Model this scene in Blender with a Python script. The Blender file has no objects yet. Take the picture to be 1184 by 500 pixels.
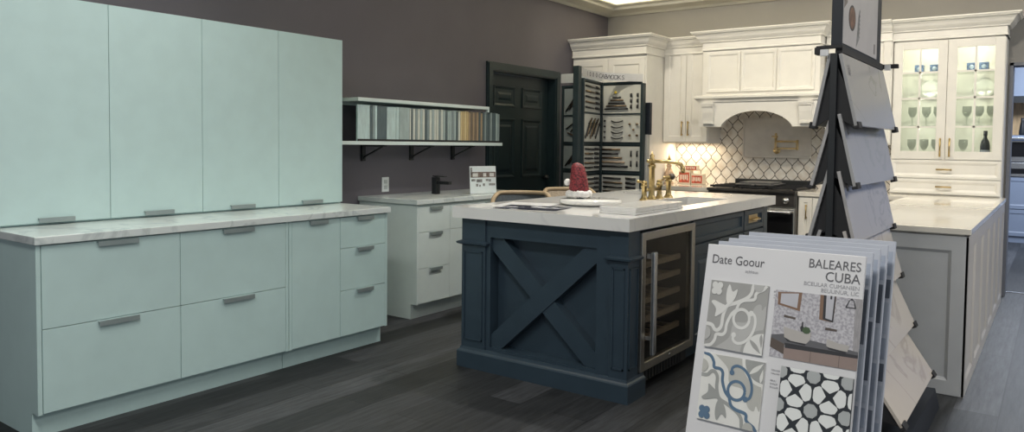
import bpy, bmesh, math, random
from mathutils import Matrix, Vector
random.seed(7)
PI = math.pi
sc = bpy.context.scene
col = sc.collection

# ------------------------------------------------------------------ materials
def _nt(name):
    m = bpy.data.materials.new(name); m.use_nodes = True
    nt = m.node_tree; b = nt.nodes['Principled BSDF']
    return m, nt, b

def pbr(name, c, rough=.5, metal=0., var=.06, scale=9., bump=0., spec=.5, stretch=None, coat=0.):
    m, nt, b = _nt(name); N = nt.nodes; L = nt.links
    tc = N.new('ShaderNodeTexCoord'); mp = N.new('ShaderNodeMapping')
    if stretch: mp.inputs['Scale'].default_value = stretch
    nz = N.new('ShaderNodeTexNoise'); nz.inputs['Scale'].default_value = scale; nz.inputs['Detail'].default_value = 4
    L.new(tc.outputs['Object'], mp.inputs['Vector']); L.new(mp.outputs[0], nz.inputs['Vector'])
    rp = N.new('ShaderNodeValToRGB')
    lo = [max(0, v * (1 - var)) for v in c]; hi = [min(1, v * (1 + var)) for v in c]
    rp.color_ramp.elements[0].position = .35; rp.color_ramp.elements[1].position = .65
    rp.color_ramp.elements[0].color = (*lo, 1); rp.color_ramp.elements[1].color = (*hi, 1)
    L.new(nz.outputs['Fac'], rp.inputs['Fac']); L.new(rp.outputs['Color'], b.inputs['Base Color'])
    b.inputs['Roughness'].default_value = rough; b.inputs['Metallic'].default_value = metal
    b.inputs['Specular IOR Level'].default_value = spec
    if coat: b.inputs['Coat Weight'].default_value = coat; b.inputs['Coat Roughness'].default_value = .08
    if bump:
        bp = N.new('ShaderNodeBump'); bp.inputs['Strength'].default_value = bump; bp.inputs['Distance'].default_value = .004
        L.new(nz.outputs['Fac'], bp.inputs['Height']); L.new(bp.outputs[0], b.inputs['Normal'])
    return m

def marble(name, base, vein, rough=.12, scale=1.3, sharp=.025, rot=.6):
    m, nt, b = _nt(name); N = nt.nodes; L = nt.links
    tc = N.new('ShaderNodeTexCoord'); mp = N.new('ShaderNodeMapping'); mp.inputs['Rotation'].default_value = (rot, .4, rot)
    nz = N.new('ShaderNodeTexNoise'); nz.inputs['Scale'].default_value = scale; nz.inputs['Detail'].default_value = 7; nz.inputs['Distortion'].default_value = 1.2
    L.new(tc.outputs['Object'], mp.inputs[0]); L.new(mp.outputs[0], nz.inputs['Vector'])
    s = N.new('ShaderNodeMath'); s.operation = 'SUBTRACT'; s.inputs[1].default_value = .5; L.new(nz.outputs['Fac'], s.inputs[0])
    a = N.new('ShaderNodeMath'); a.operation = 'ABSOLUTE'; L.new(s.outputs[0], a.inputs[0])
    rp = N.new('ShaderNodeValToRGB'); rp.color_ramp.elements[0].position = 0; rp.color_ramp.elements[1].position = sharp
    rp.color_ramp.elements[0].color = (*vein, 1); rp.color_ramp.elements[1].color = (*base, 1)
    L.new(a.outputs[0], rp.inputs[0]); L.new(rp.outputs[0], b.inputs['Base Color'])
    b.inputs['Roughness'].default_value = rough
    return m

def thin_glass(name, tint=(.95, .98, .96), ior=1.4):
    m = bpy.data.materials.new(name); m.use_nodes = True; nt = m.node_tree; N = nt.nodes; L = nt.links
    N.remove(N['Principled BSDF'])
    t = N.new('ShaderNodeBsdfTransparent'); t.inputs[0].default_value = (*tint, 1)
    g = N.new('ShaderNodeBsdfGlossy'); g.inputs['Roughness'].default_value = .03
    # Schlick reflectance from the facing ratio: the same on both sides of the pane
    lw = N.new('ShaderNodeLayerWeight'); lw.inputs['Blend'].default_value = .5
    p5 = N.new('ShaderNodeMath'); p5.operation = 'POWER'; p5.inputs[1].default_value = 5; L.new(lw.outputs['Facing'], p5.inputs[0])
    r_0 = ((ior - 1) / (ior + 1)) ** 2
    ad = N.new('ShaderNodeMath'); ad.operation = 'MULTIPLY_ADD'; ad.inputs[1].default_value = 1 - r_0; ad.inputs[2].default_value = r_0; L.new(p5.outputs[0], ad.inputs[0])
    mx = N.new('ShaderNodeMixShader'); L.new(ad.outputs[0], mx.inputs[0]); L.new(t.outputs[0], mx.inputs[1]); L.new(g.outputs[0], mx.inputs[2])
    L.new(mx.outputs[0], N['Material Output'].inputs[0])
    return m

def floor_material():
    m, nt, b = _nt('dark_grey_planks'); N = nt.nodes; L = nt.links
    tc = N.new('ShaderNodeTexCoord'); mp = N.new('ShaderNodeMapping'); mp.inputs['Rotation'].default_value = (0, 0, PI / 2)
    L.new(tc.outputs['Object'], mp.inputs[0])
    br = N.new('ShaderNodeTexBrick'); br.inputs['Scale'].default_value = 1
    br.inputs['Brick Width'].default_value = 1.25; br.inputs['Row Height'].default_value = .19; br.inputs['Mortar Size'].default_value = .0025
    br.inputs['Color1'].default_value = (.050, .052, .057, 1); br.inputs['Color2'].default_value = (.013, .014, .015, 1)
    br.inputs['Mortar'].default_value = (.012, .012, .013, 1); br.offset = .37
    L.new(mp.outputs[0], br.inputs['Vector'])
    m2 = N.new('ShaderNodeMapping'); m2.inputs['Scale'].default_value = (22, 1.6, 22); L.new(tc.outputs['Object'], m2.inputs[0])
    nz = N.new('ShaderNodeTexNoise'); nz.inputs['Scale'].default_value = 2.2; nz.inputs['Detail'].default_value = 8; nz.inputs['Roughness'].default_value = .7
    L.new(m2.outputs[0], nz.inputs['Vector'])
    rp = N.new('ShaderNodeValToRGB'); rp.color_ramp.elements[0].position = .3; rp.color_ramp.elements[1].position = .72
    rp.color_ramp.elements[0].color = (.40, .40, .40, 1); rp.color_ramp.elements[1].color = (1.9, 1.9, 1.9, 1)
    L.new(nz.outputs['Fac'], rp.inputs[0])
    mu = N.new('ShaderNodeMix'); mu.data_type = 'RGBA'; mu.blend_type = 'MULTIPLY'; mu.inputs[0].default_value = 1
    L.new(br.outputs['Color'], mu.inputs[6]); L.new(rp.outputs[0], mu.inputs[7]); L.new(mu.outputs[2], b.inputs['Base Color'])
    b.inputs['Roughness'].default_value = .5; b.inputs['Specular IOR Level'].default_value = .3
    bp = N.new('ShaderNodeBump'); bp.inputs['Strength'].default_value = .12; bp.inputs['Distance'].default_value = .003
    L.new(nz.outputs['Fac'], bp.inputs['Height']); L.new(bp.outputs[0], b.inputs['Normal'])
    return m

def lantern_tile():
    """white arabesque lantern tiles, dark grout: two families of waves that touch"""
    m, nt, b = _nt('lantern_tile'); N = nt.nodes; L = nt.links
    A, B = .056, .165
    tc = N.new('ShaderNodeTexCoord'); sp = N.new('ShaderNodeSeparateXYZ'); L.new(tc.outputs['Object'], sp.inputs[0])
    def M(op, a, b_=None, c=None):
        n = N.new('ShaderNodeMath'); n.operation = op
        for i, v in enumerate((a, b_, c)):
            if v is None: continue
            if isinstance(v, (int, float)): n.inputs[i].default_value = v
            else: L.new(v, n.inputs[i])
        return n.outputs[0]
    u = M('DIVIDE', sp.outputs['X'], A)
    t = M('MULTIPLY', sp.outputs['Z'], 2 * PI / B)
    c = M('MULTIPLY', M('COSINE', t), .5)
    e = M('ABSOLUTE', M('WRAP', M('SUBTRACT', u, c), 1., -1.))
    o = M('ABSOLUTE', M('WRAP', M('ADD', M('SUBTRACT', u, 1.), c), 1., -1.))
    d = M('MINIMUM', e, o)
    sl = M('MULTIPLY', M('SINE', t), .5 * A * 2 * PI / B)
    k = M('SQRT', M('ADD', M('MULTIPLY', sl, sl), 1.))
    d = M('MULTIPLY', M('DIVIDE', d, k), A)
    rp = N.new('ShaderNodeMapRange'); rp.inputs['From Min'].default_value = .0022; rp.inputs['From Max'].default_value = .0052
    L.new(d, rp.inputs['Value'])
    nz = N.new('ShaderNodeTexNoise'); nz.inputs['Scale'].default_value = 14; nz.inputs['Detail'].default_value = 5; L.new(tc.outputs['Object'], nz.inputs['Vector'])
    cr = N.new('ShaderNodeValToRGB'); cr.color_ramp.elements[0].color = (.66, .60, .53, 1); cr.color_ramp.elements[1].color = (.82, .80, .76, 1)
    cr.color_ramp.elements[0].position = .3; cr.color_ramp.elements[1].position = .62; L.new(nz.outputs['Fac'], cr.inputs[0])
    mx = N.new('ShaderNodeMix'); mx.data_type = 'RGBA'; L.new(rp.outputs[0], mx.inputs[0]); mx.inputs[6].default_value = (.12, .11, .10, 1)
    L.new(cr.outputs[0], mx.inputs[7]); L.new(mx.outputs[2], b.inputs['Base Color'])
    b.inputs['Roughness'].default_value = .25
    bp = N.new('ShaderNodeBump'); bp.inputs['Strength'].default_value = .3; bp.inputs['Distance'].default_value = .003
    L.new(rp.outputs[0], bp.inputs['Height']); L.new(bp.outputs[0], b.inputs['Normal'])
    return m

def printed_sheet(name, base, ink, scale, lo=.5, hi=.56):
    m, nt, b = _nt(name); N = nt.nodes; L = nt.links
    tc = N.new('ShaderNodeTexCoord'); nz = N.new('ShaderNodeTexNoise'); nz.inputs['Scale'].default_value = scale; nz.inputs['Detail'].default_value = 6
    L.new(tc.outputs['Object'], nz.inputs['Vector'])
    rp = N.new('ShaderNodeValToRGB'); rp.color_ramp.elements[0].position = lo; rp.color_ramp.elements[1].position = hi
    rp.color_ramp.elements[0].color = (*base, 1); rp.color_ramp.elements[1].color = (*ink, 1)
    L.new(nz.outputs['Fac'], rp.inputs[0]); L.new(rp.outputs[0], b.inputs['Base Color']); b.inputs['Roughness'].default_value = .25
    return m

white = pbr('cream_white_paint', (.80, .78, .73), .38, var=.02)
white2 = pbr('shaded_cool_end_paint', (.52, .535, .55), .42, var=.02)  # peninsula end: its cool, dim shade is put into the colour
panelwhite = pbr('shaded_warm_side_paint', (.54, .51, .48), .35, var=.02)  # peninsula side: its dim, warm light is put into the colour
aqua = pbr('pale_aqua_laminate', (.50, .66, .65), .4, var=.02)
aqua2 = pbr('pale_cool_laminate', (.68, .77, .755), .4, var=.02)
navy = pbr('dark_navy_paint', (.030, .050, .070), .38, var=.05)
quartz = marble('white_quartz', (.78, .77, .745), (.71, .70, .685), .07, .8, .010)
quartz2 = marble('cream_quartz', (.76, .725, .655), (.69, .655, .60), .06, .7, .012)
quartz3 = marble('pale_quartz', (.66, .72, .71), (.5, .56, .56), .15, 1.6, .02)
wall_l = pbr('mauve_grey_wall_paint', (.125, .116, .134), .8, var=.03, scale=3)
wall_b = pbr('taupe_wall_paint', (.27, .26, .245), .8, var=.03, scale=3)
ceil_m = pbr('cream_ceiling_paint', (.82, .78, .66), .9, var=.02)
trimgrey = pbr('pale_grey_trim_paint', (.44, .43, .40), .6, var=.02)
doorm = pbr('green_black_door_paint', (.012, .026, .030), .4, var=.05)
floorm = floor_material()
tile = lantern_tile()
steel = pbr('brushed_stainless', (.50, .48, .44), .32, 1., .06, 30, stretch=(1, 1, 25))
steel_l = pbr('bright_stainless', (.66, .66, .66), .25, 1., .05, 30)
brass = pbr('antique_brass', (.50, .37, .17), .28, 1., .12, 25)
brass_l = pbr('pale_brass', (.66, .52, .30), .3, 1., .08, 25)
black = pbr('matt_black_metal', (.014, .016, .018), .45, .0, .1)
blackgloss = pbr('black_glass', (.008, .008, .009), .07)
iron = pbr('cast_iron', (.025, .025, .027), .5, .3, .2, 40, bump=.2)
cook = pbr('dark_cooktop_enamel', (.06, .055, .052), .3, .4, .2)
postm = pbr('navy_black_powder_coat', (.010, .014, .022), .5, var=.1)
rackm = pbr('dark_green_black_metal', (.016, .030, .034), .5, var=.1)
rubber = pbr('black_rubber', (.018, .018, .02), .6)
glass = thin_glass('clear_cabinet_glass')
shelfglass = thin_glass('shelf_glass', (.94, .96, .93))
darkglass = thin_glass('smoked_fridge_glass', (.74, .74, .72), ior=1.12)
wood = pbr('beech_rack_wood', (.44, .33, .23), .5, var=.15, scale=6, stretch=(1, 12, 12))
oak = pbr('light_oak', (.62, .42, .22), .5, var=.2, scale=4, stretch=(9, 9, 1))
tan = pbr('tan_leather_frame', (.36, .27, .17), .5, var=.1)
grey_fab = pbr('charcoal_upholstery', (.055, .066, .072), .9, var=.15, scale=60, bump=.3)
tan_fab = pbr('taupe_upholstery', (.33, .27, .20), .85, var=.15, scale=60, bump=.3)
red_fab = pbr('red_sequin_cloth', (.20, .022, .028), .5, var=.75, scale=90, bump=.9)
fur = pbr('white_fur', (.82, .80, .77), .95, var=.08, scale=70, bump=1.)
paper = pbr('white_paper', (.80, .80, .80), .3, var=.01)
boardw = pbr('satin_white_board', (.66, .66, .675), .35, var=.015, scale=3)
boardedge = pbr('pale_blue_grey_board_edge', (.46, .49, .56), .5, var=.03)
ink = pbr('dark_grey_ink', (.10, .10, .11), .5)
inkl = pbr('light_grey_ink', (.34, .34, .36), .5)
floral = printed_sheet('dark_floral_print', (.70, .71, .74), (.03, .035, .06), 7, .40, .50)
bluegrey = pbr('blue_grey_cabinet_paint', (.22, .26, .34), .45, var=.02)
bluewall = pbr('blue_grey_wall_paint', (.20, .25, .38), .7, var=.02)
slab_m = [marble('tilt_shaded_slab_%s' % s, b_, v_, .22, sc_, sh_, r_) for s, b_, v_, sc_, sh_, r_ in (  # stone tones, with upper steeper slabs darkened for the light they catch less
    ('veined', (.37, .365, .365), (.27, .26, .26), .8, .004, .3), ('plain', (.39, .385, .385), (.35, .35, .35), .9, .01, .9),
    ('cloudy', (.44, .42, .41), (.36, .35, .35), 1.2, .01, 1.4), ('cream', (.54, .50, .47), (.44, .40, .38), 1., .01, .2),
    ('warm', (.55, .505, .46), (.44, .40, .37), 1.1, .02, .7), ('ivory', (.56, .505, .45), (.45, .40, .36), .9, .012, 1.1))]

# ------------------------------------------------------------------ object helpers
def tag(o, label=None, cat=None, group=None, kind=None):
    if label: o['label'] = label
    if cat: o['category'] = cat
    if group: o['group'] = group
    if kind: o['kind'] = kind
    return o

def thing(name, label, cat, loc=(0, 0, 0), group=None):
    o = bpy.data.objects.new(name, None); col.objects.link(o); o.location = loc; o.empty_display_size = .1
    return tag(o, label, cat, group)

def _base(o):
    v = Vector((0, 0, 0))
    while o is not None:
        v += o.location; o = o.parent
    return v

def copy_tree(o, parent=None):
    c = o.copy(); col.objects.link(c)
    if parent is not None: c.parent = parent
    for ch in list(o.children): copy_tree(ch, c)
    return c

class MB:
    def __init__(s, M=None):
        s.bm = bmesh.new(); s.M = M or Matrix.Identity(4)
    def _new(s, verts, faces, mi=0, smooth=False):
        vs = [s.bm.verts.new(s.M @ Vector(v)) for v in verts]
        out = []
        for f in faces:
            try:
                fc = s.bm.faces.new([vs[i] for i in f]); fc.material_index = mi; fc.smooth = smooth; out.append(fc)
            except ValueError: pass
        return vs, out
    def box(s, x0, x1, y0, y1, z0, z1, mi=0, bev=0):
        if x0 > x1: x0, x1 = x1, x0
        if y0 > y1: y0, y1 = y1, y0
        if z0 > z1: z0, z1 = z1, z0
        vs, fs = s._new([(x0, y0, z0), (x1, y0, z0), (x1, y1, z0), (x0, y1, z0), (x0, y0, z1), (x1, y0, z1), (x1, y1, z1), (x0, y1, z1)],
                        [(3, 2, 1, 0), (4, 5, 6, 7), (0, 1, 5, 4), (1, 2, 6, 5), (2, 3, 7, 6), (3, 0, 4, 7)], mi)
        if bev:
            es = list({e for f in fs for e in f.edges})
            bmesh.ops.bevel(s.bm, geom=es, offset=bev, segments=2, affect='EDGES', profile=.6)
        return s
    def prism(s, poly, a, b, axis='y', mi=0):
        """poly: 2-D points; axis y -> (x,z), axis x -> (y,z), axis z -> (x,y); runs from a to b"""
        def P(p, d): return {'y': (p[0], d, p[1]), 'x': (d, p[0], p[1]), 'z': (p[0], p[1], d)}[axis]
        n = len(poly)
        vs, fs = s._new([P(p, a) for p in poly] + [P(p, b) for p in poly],
                        [tuple(range(n)), tuple(range(2 * n - 1, n - 1, -1))] + [(i, i + n, (i + 1) % n + n, (i + 1) % n) for i in range(n)], mi)
        return s
    def tube(s, pts, r, seg=10, mi=0, caps=True):
        pts = [Vector(p) for p in pts]; rs = r if isinstance(r, (list, tuple)) else [r] * len(pts)
        rings = []; up = None
        for i, p in enumerate(pts):
            d = (pts[min(i + 1, len(pts) - 1)] - pts[max(i - 1, 0)]).normalized()
            if up is None:
                up = Vector((0, 0, 1)) if abs(d.z) < .9 else Vector((1, 0, 0))
            a = d.cross(up).normalized(); b = a.cross(d).normalized(); up = b
            rings.append([p + (a * math.cos(2 * PI * k / seg) + b * math.sin(2 * PI * k / seg)) * rs[i] for k in range(seg)])
        verts = [tuple(v) for rg in rings for v in rg]; faces = []
        for i in range(len(pts) - 1):
            for k in range(seg):
                faces.append((i * seg + k, i * seg + (k + 1) % seg, (i + 1) * seg + (k + 1) % seg, (i + 1) * seg + k))
        if caps: faces += [tuple(range(seg - 1, -1, -1)), tuple((len(pts) - 1) * seg + k for k in range(seg))]
        s._new(verts, faces, mi, True); return s
    def lathe(s, prof, cx=0, cy=0, seg=24, mi=0, sx=1, sy=1):
        n = len(prof); verts = []
        for k in range(seg):
            a = 2 * PI * k / seg
            for r, z in prof: verts.append((cx + r * sx * math.cos(a), cy + r * sy * math.sin(a), z))
        faces = []
        for k in range(seg):
            k2 = (k + 1) % seg
            for i in range(n - 1): faces.append((k * n + i, k2 * n + i, k2 * n + i + 1, k * n + i + 1))
        if prof[0][0] > 1e-6: faces.append(tuple(k * n for k in range(seg))[::-1])
        if prof[-1][0] > 1e-6: faces.append(tuple(k * n + n - 1 for k in range(seg)))
        s._new(verts, faces, mi, True); bmesh.ops.remove_doubles(s.bm, verts=s.bm.verts, dist=1e-6); return s
    def panel(s, x0, x1, z0, z1, t=.02, rail=.055, rec=.008, slope=.012, y=0, mi=0, raised=False):
        """framed (shaker) front standing proud of plane y by t, facing -y"""
        def R(ix, yy): return [(x0 + ix, yy, z0 + ix), (x1 - ix, yy, z0 + ix), (x1 - ix, yy, z1 - ix), (x0 + ix, yy, z1 - ix)]
        e = .002
        rings = [R(0, y), R(0, y - t + e), R(e, y - t), R(rail, y - t), R(rail + slope, y - t + rec)]
        if raised: rings += [R(rail + slope + .03, y - t + rec), R(rail + slope + .05, y - t + .002)]
        v = [p for r in rings for p in r]; f = []
        for i in range(len(rings) - 1):
            for k in range(4): f.append((i * 4 + k, i * 4 + (k + 1) % 4, i * 4 + 4 + (k + 1) % 4, i * 4 + 4 + k))
        l = len(rings) * 4 - 4; f.append((l, l + 1, l + 2, l + 3)); f.append((3, 2, 1, 0))
        s._new(v, f, mi); return s
    def poly(s, pts, mi=0):
        s._new(pts, [tuple(range(len(pts)))], mi); return s
    def crown(s, path, prof, mi=0):
        """profile (out,z) swept along a plan polyline; outward = right-hand side of travel"""
        P = [Vector((p[0], p[1])) for p in path]; n = len(P); offs = []
        def nr(a, b): d = (b - a).normalized(); return Vector((d.y, -d.x))
        for i in range(n):
            if i == 0: o = nr(P[0], P[1])
            elif i == n - 1: o = nr(P[-2], P[-1])
            else:
                a, b = nr(P[i - 1], P[i]), nr(P[i], P[i + 1]); o = (a + b) / (1 + a.dot(b))
            offs.append(o)
        m = len(prof); v = []
        for p, o in zip(P, offs):
            for out, z in prof: q = p + o * out; v.append((q.x, q.y, z))
        f = []
        for i in range(n - 1):
            for k in range(m): f.append((i * m + k, i * m + (k + 1) % m, (i + 1) * m + (k + 1) % m, (i + 1) * m + k))
        f += [tuple(range(m)), tuple((n - 1) * m + k for k in range(m))[::-1]]
        s._new(v, f, mi); return s
    def build(s, name, mats, parent=None, kind=None, local=False, fix=True):
        if fix: bmesh.ops.recalc_face_normals(s.bm, faces=s.bm.faces)
        if parent is not None and not local:
            b = _base(parent); bmesh.ops.translate(s.bm, vec=-b, verts=s.bm.verts)
        me = bpy.data.meshes.new(name); s.bm.to_mesh(me); s.bm.free()
        for m in (mats if isinstance(mats, (list, tuple)) else [mats]): me.materials.append(m)
        o = bpy.data.objects.new(name, me); col.objects.link(o)
        if parent is not None: o.parent = parent
        if kind: o['kind'] = kind
        return o

def struct(mb, name, m): return mb.build(name, m, None, 'structure')
def single(mb, name, mats, label, cat, group=None, base=None):
    """a thing that is one mesh, with its origin at its base"""
    bm = mb.bm
    if base is None:
        xs = [v.co for v in bm.verts]
        base = Vector(((min(c.x for c in xs) + max(c.x for c in xs)) / 2, (min(c.y for c in xs) + max(c.y for c in xs)) / 2, min(c.z for c in xs)))
    bmesh.ops.translate(bm, vec=-Vector(base), verts=bm.verts)
    o = mb.build(name, mats); o.location = base
    return tag(o, label, cat, group)

FX = Matrix.Rotation(PI / 2, 4, 'Z')       # local front (-y) turned to face +X; local x runs along +Y
def faceX(x, y): return Matrix.Translation((x, y, 0)) @ FX
def T(x, y, z=0): return Matrix.Translation((x, y, z))

def bar_pull(parent, x, z0, z1, y, mat, M=None, r=.006, off=.028, horiz=False, name='handle'):
    mb = MB(M)
    if horiz:
        mb.tube([(z0, y - off, x), (z1, y - off, x)], r, 8)
        for q in (z0 + .012, z1 - .012): mb.tube([(q, y, x), (q, y - off, x)], r * .9, 8)
    else:
        mb.tube([(x, y - off, z0), (x, y - off, z1)], r, 8)
        for q in (z0 + .012, z1 - .012): mb.tube([(x, y, q), (x, y - off, q)], r * .9, 8)
    return mb.build(name, mat, parent)

def text_mesh(txt, size, M, mat, name, parent, align='LEFT', depth=.0004, sx=1.):
    cu = bpy.data.curves.new(name, 'FONT'); cu.body = txt; cu.size = size; cu.align_x = align; cu.extrude = depth; cu.resolution_u = 3
    to = bpy.data.objects.new(name, cu); col.objects.link(to)
    dg = bpy.context.evaluated_depsgraph_get(); me = bpy.data.meshes.new_from_object(to.evaluated_get(dg))
    bpy.data.objects.remove(to); me.transform(M @ Matrix.Diagonal((sx, 1, 1, 1)))
    me.materials.clear(); me.materials.append(mat)
    o = bpy.data.objects.new(name, me); col.objects.link(o); o.parent = parent
    return o

# ------------------------------------------------------------------ camera (solved from the photograph's vanishing points)
cd = bpy.data.cameras.new('camera'); cam = bpy.data.objects.new('camera', cd); col.objects.link(cam); sc.camera = cam
YAW, PITCH, ROLL, H, F, CY = .6283, .0435, .0106, 1.2705, 870.17, -45.41
fw = Vector((-math.sin(YAW) * math.cos(PITCH), math.cos(YAW) * math.cos(PITCH), -math.sin(PITCH)))
r0 = Vector((math.cos(YAW), math.sin(YAW), 0)); u0 = r0.cross(fw)
rt = r0 * math.cos(ROLL) + u0 * math.sin(ROLL); up = -r0 * math.sin(ROLL) + u0 * math.cos(ROLL)
cam.matrix_world = Matrix(((rt.x, up.x, -fw.x, 0), (rt.y, up.y, -fw.y, 0), (rt.z, up.z, -fw.z, H), (0, 0, 0, 1)))
cd.sensor_fit = 'HORIZONTAL'; cd.sensor_width = 36; cd.lens = F / 1184 * 36; cd.shift_y = CY / 1184; cd.clip_start = .05
def ray(x, y): return fw + rt * ((x - 592) / F) - up * ((y - 250 - CY) / F)

# ------------------------------------------------------------------ room shell
XL, YB, ZC = -4.276, 7.741, 3.30
struct(MB().box(XL - .2, 5, -3.5, 13.4, -.1, 0), 'floor', floorm)
struct(MB().box(XL - .2, 5, -3.5, 7.93, ZC, ZC + .1), 'ceiling', ceil_m)
mb = MB(); mb.box(XL - .18, XL, -3.5, 5.53, 0, ZC); mb.box(XL - .18, XL, 6.63, YB + .19, 0, ZC); mb.box(XL - .18, XL, 5.53, 6.63, 1.965, ZC)
struct(mb, 'wall_left', wall_l)
mb = MB(); mb.box(XL, -.366, YB, YB + .18, 0, ZC); mb.box(-.366, 1.1, YB, YB + .18, 2.01, ZC); mb.box(1.1, 5, YB, YB + .18, 0, ZC)
struct(mb, 'wall_back', wall_b)
# ceiling moulding along left and back walls
prof = [(0, 2.745), (.02, 2.745), (.05, 2.765), (.15, 2.785), (.165, 2.79), (.165, 2.815), (.21, 2.83), (.21, 2.845), (0, 2.845)]
struct(MB().crown([(XL, -3.4), (XL, YB), (4.9, YB)], prof), 'trim_1', trimgrey)
struct(MB().crown([(XL, -3.4), (XL, YB), (4.9, YB)], [(.0005, 2.8455), (.012, 2.8455), (.012, ZC - .001), (.0005, ZC - .001)]), 'trim_7', ceil_m)
# opening in the back wall: casing, threshold
mb = MB(); mb.box(-.366, -.34, YB - .012, YB + .19, 0, 2.01); mb.box(-.366, 1.1, YB - .012, YB + .19, 1.985, 2.011); mb.box(1.075, 1.1, YB - .012, YB + .19, 0, 2.01)
struct(mb, 'trim_2', pbr('grey_jamb_paint', (.17, .18, .21), .5))
struct(MB().box(-.339, 1.07, 7.95, 8.0, 0, .006), 'trim_3', steel_l)
# room beyond the opening
struct(MB().box(-2.2, 2.4, 13.0, 13.15, 0, 2.9), 'wall_far', bluewall)
struct(MB().box(-2.35, -2.2, YB + .181, 13.15, 0, 2.9), 'wall_far_left', bluewall)
struct(MB().box(2.4, 2.55, YB + .181, 13.15, 0, 2.9), 'wall_far_right', bluewall)
struct(MB().box(-2.35, 2.55, 7.931, 13.15, 2.9, 3.0), 'ceiling_far', ceil_m)
# baseboard, left wall between the vanity and the door
# left-wall door
d = thing('door_1', 'green-black panelled door and casing in the mauve-grey wall', 'door', (XL, 6.08, 0)); d['kind'] = 'structure'
M = faceX(XL, 5.462)
W = 1.237
mb = MB(M)
for x0, x1 in ((0, .085), (W - .085, W)):
    mb.box(x0, x1, -.02, .0, 0, 2.03, 0, .003); mb.box(x0 + .012, x1 - .012, -.032, -.018, 0, 2.02)
mb.box(.085, W - .085, -.02, 0, 1.945, 2.03); mb.box(.073, W - .073, -.032, -.018, 1.957, 2.018)
mb.box(.068, .085, 0, .17, 0, 1.96); mb.box(W - .085, W - .068, 0, .17, 0, 1.96); mb.box(.085, W - .085, 0, .17, 1.945, 1.962)
mb.build('door_casing', doorm, d)
mb = MB(M); mb.box(.09, W - .09, .075, .115, .008, 1.94)
pw = (W - .18)
for cx0 in (.09 + .12, .09 + pw / 2 + .06):
    for z0, z1 in ((.22, .80), (.94, 1.52), (1.63, 1.83)):
        mb.panel(cx0, cx0 + pw / 2 - .18, z0, z1, .012, .012, .010, .02, .075, raised=True)
mb.build('door_panel', doorm, d)
mb = MB(M); mb.tube([(W - .16, .075, .95), (W - .16, .03, .95)], .012); mb.lathe([(0, 0), (.02, .005), (.028, .02), (.02, .038), (0, .042)], 0, 0, 12)
for v in list(mb.bm.verts)[-60:]: pass
mb = MB(M); mb.tube([(W - .16, .076, .93), (W - .16, .05, .93), (W - .16, .045, .93), (W - .16, .02, .93), (W - .16, .01, .93)], [.012, .012, .027, .027, .014], 14)
mb.build('door_knob', black, d)

# ------------------------------------------------------------------ cabinetry helpers
def crown_prof(z0, z1, out):
    h = z1 - z0
    return [(0, z0), (.010, z0), (.010, z0 + h * .06), (.004, z0 + h * .09), (.004, z0 + h * .40), (.022, z0 + h * .43), (.022, z0 + h * .47), (out * .32, z0 + h * .53), (out * .46, z0 + h * .62),
            (out * .56, z0 + h * .74), (out * .66, z0 + h * .80), (out * .70, z0 + h * .84), (out * .86, z0 + h * .86), (out * .92, z0 + h * .92), (out, z0 + h * .94), (out, z1), (0, z1)]

# tall cabinet in the corner (left of the run)
t = thing('tall_cabinet', 'tall cream white corner cabinet with crown, behind the hardware display', 'cabinet', (-3.83, 7.34, 0))
x0, x1, yf = -4.262, -3.398, 6.97
MB().box(x0, x1, yf, YB - .002, .0, 2.30).build('body', white, t)
xm = (x0 + x1) / 2
for a, b in ((x0 + .012, xm - .002), (xm + .002, x1 - .012)):
    dd = MB().panel(a, b, 1.62, 2.16, .02, .06, .009, .012, yf).build('door', white, t)
    bar_pull(dd, (b - .03 if a < xm - .3 else a + .03), 1.66, 1.78, yf - .02, brass)
    dd = MB().panel(a, b, .10, 1.61, .02, .06, .009, .012, yf).build('door', white, t)
    bar_pull(dd, (b - .03 if a < xm - .3 else a + .03), .9, 1.1, yf - .02, brass)
MB().crown([(x0 + .001, yf - .02), (x1, yf - .02), (x1, YB - .001)], crown_prof(2.195, 2.385, .105)).build('crown', white, t)
# little box standing on top of it
mb = MB(); mb.box(-3.99, -3.93, 7.25, 7.31, 2.386, 2.435, 0, .004); mb.box(-3.98, -3.94, 7.26, 7.30, 2.435, 2.445)
single(mb, 'small_box', white, 'tiny pale box on top of the tall corner cabinet', 'box')

def wall_cabinet(name, label, x0, x1, yf, z0, z1, crown_path, ct, seams, handles, cz0):
    t = thing(name, label, 'cabinet', ((x0 + x1) / 2, (yf + YB) / 2, z0))
    MB().box(x0, x1, yf, YB - .002, z0, z1).build('body', white, t)
    for i, (a, b) in enumerate(seams):
        dd = MB().panel(a + .002, b - .002, z0 + .012, z1 - .03, .02, .055, .009, .012, yf).build('door', white, t)
        if handles[i] is not None: bar_pull(dd, handles[i], z0 + .075, z0 + .225, yf - .02, brass, r=.007)
    if crown_path: MB().crown(crown_path, crown_prof(cz0, ct, .09)).build('crown', white, t)
    return t
wall_cabinet('upper_cabinet', 'cream white two-door wall cabinet left of the range hood', -3.397, -2.905, 7.39, 1.30, 2.30,
             [(-3.397, 7.37), (-2.905, 7.37)], 2.385, [(-3.39, -3.143), (-3.143, -2.91)], [-3.175, -3.108], 2.215)
wall_cabinet('upper_cabinet', 'cream white wall cabinet between the range hood and the glass-fronted hutch', -1.775, -1.224, 7.39, 1.30, 2.30,
             [(-1.775, 7.37), (-1.224, 7.37)], 2.395, [(-1.77, -1.50), (-1.50, -1.23)], [-1.53, -1.47], 2.215)

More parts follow.
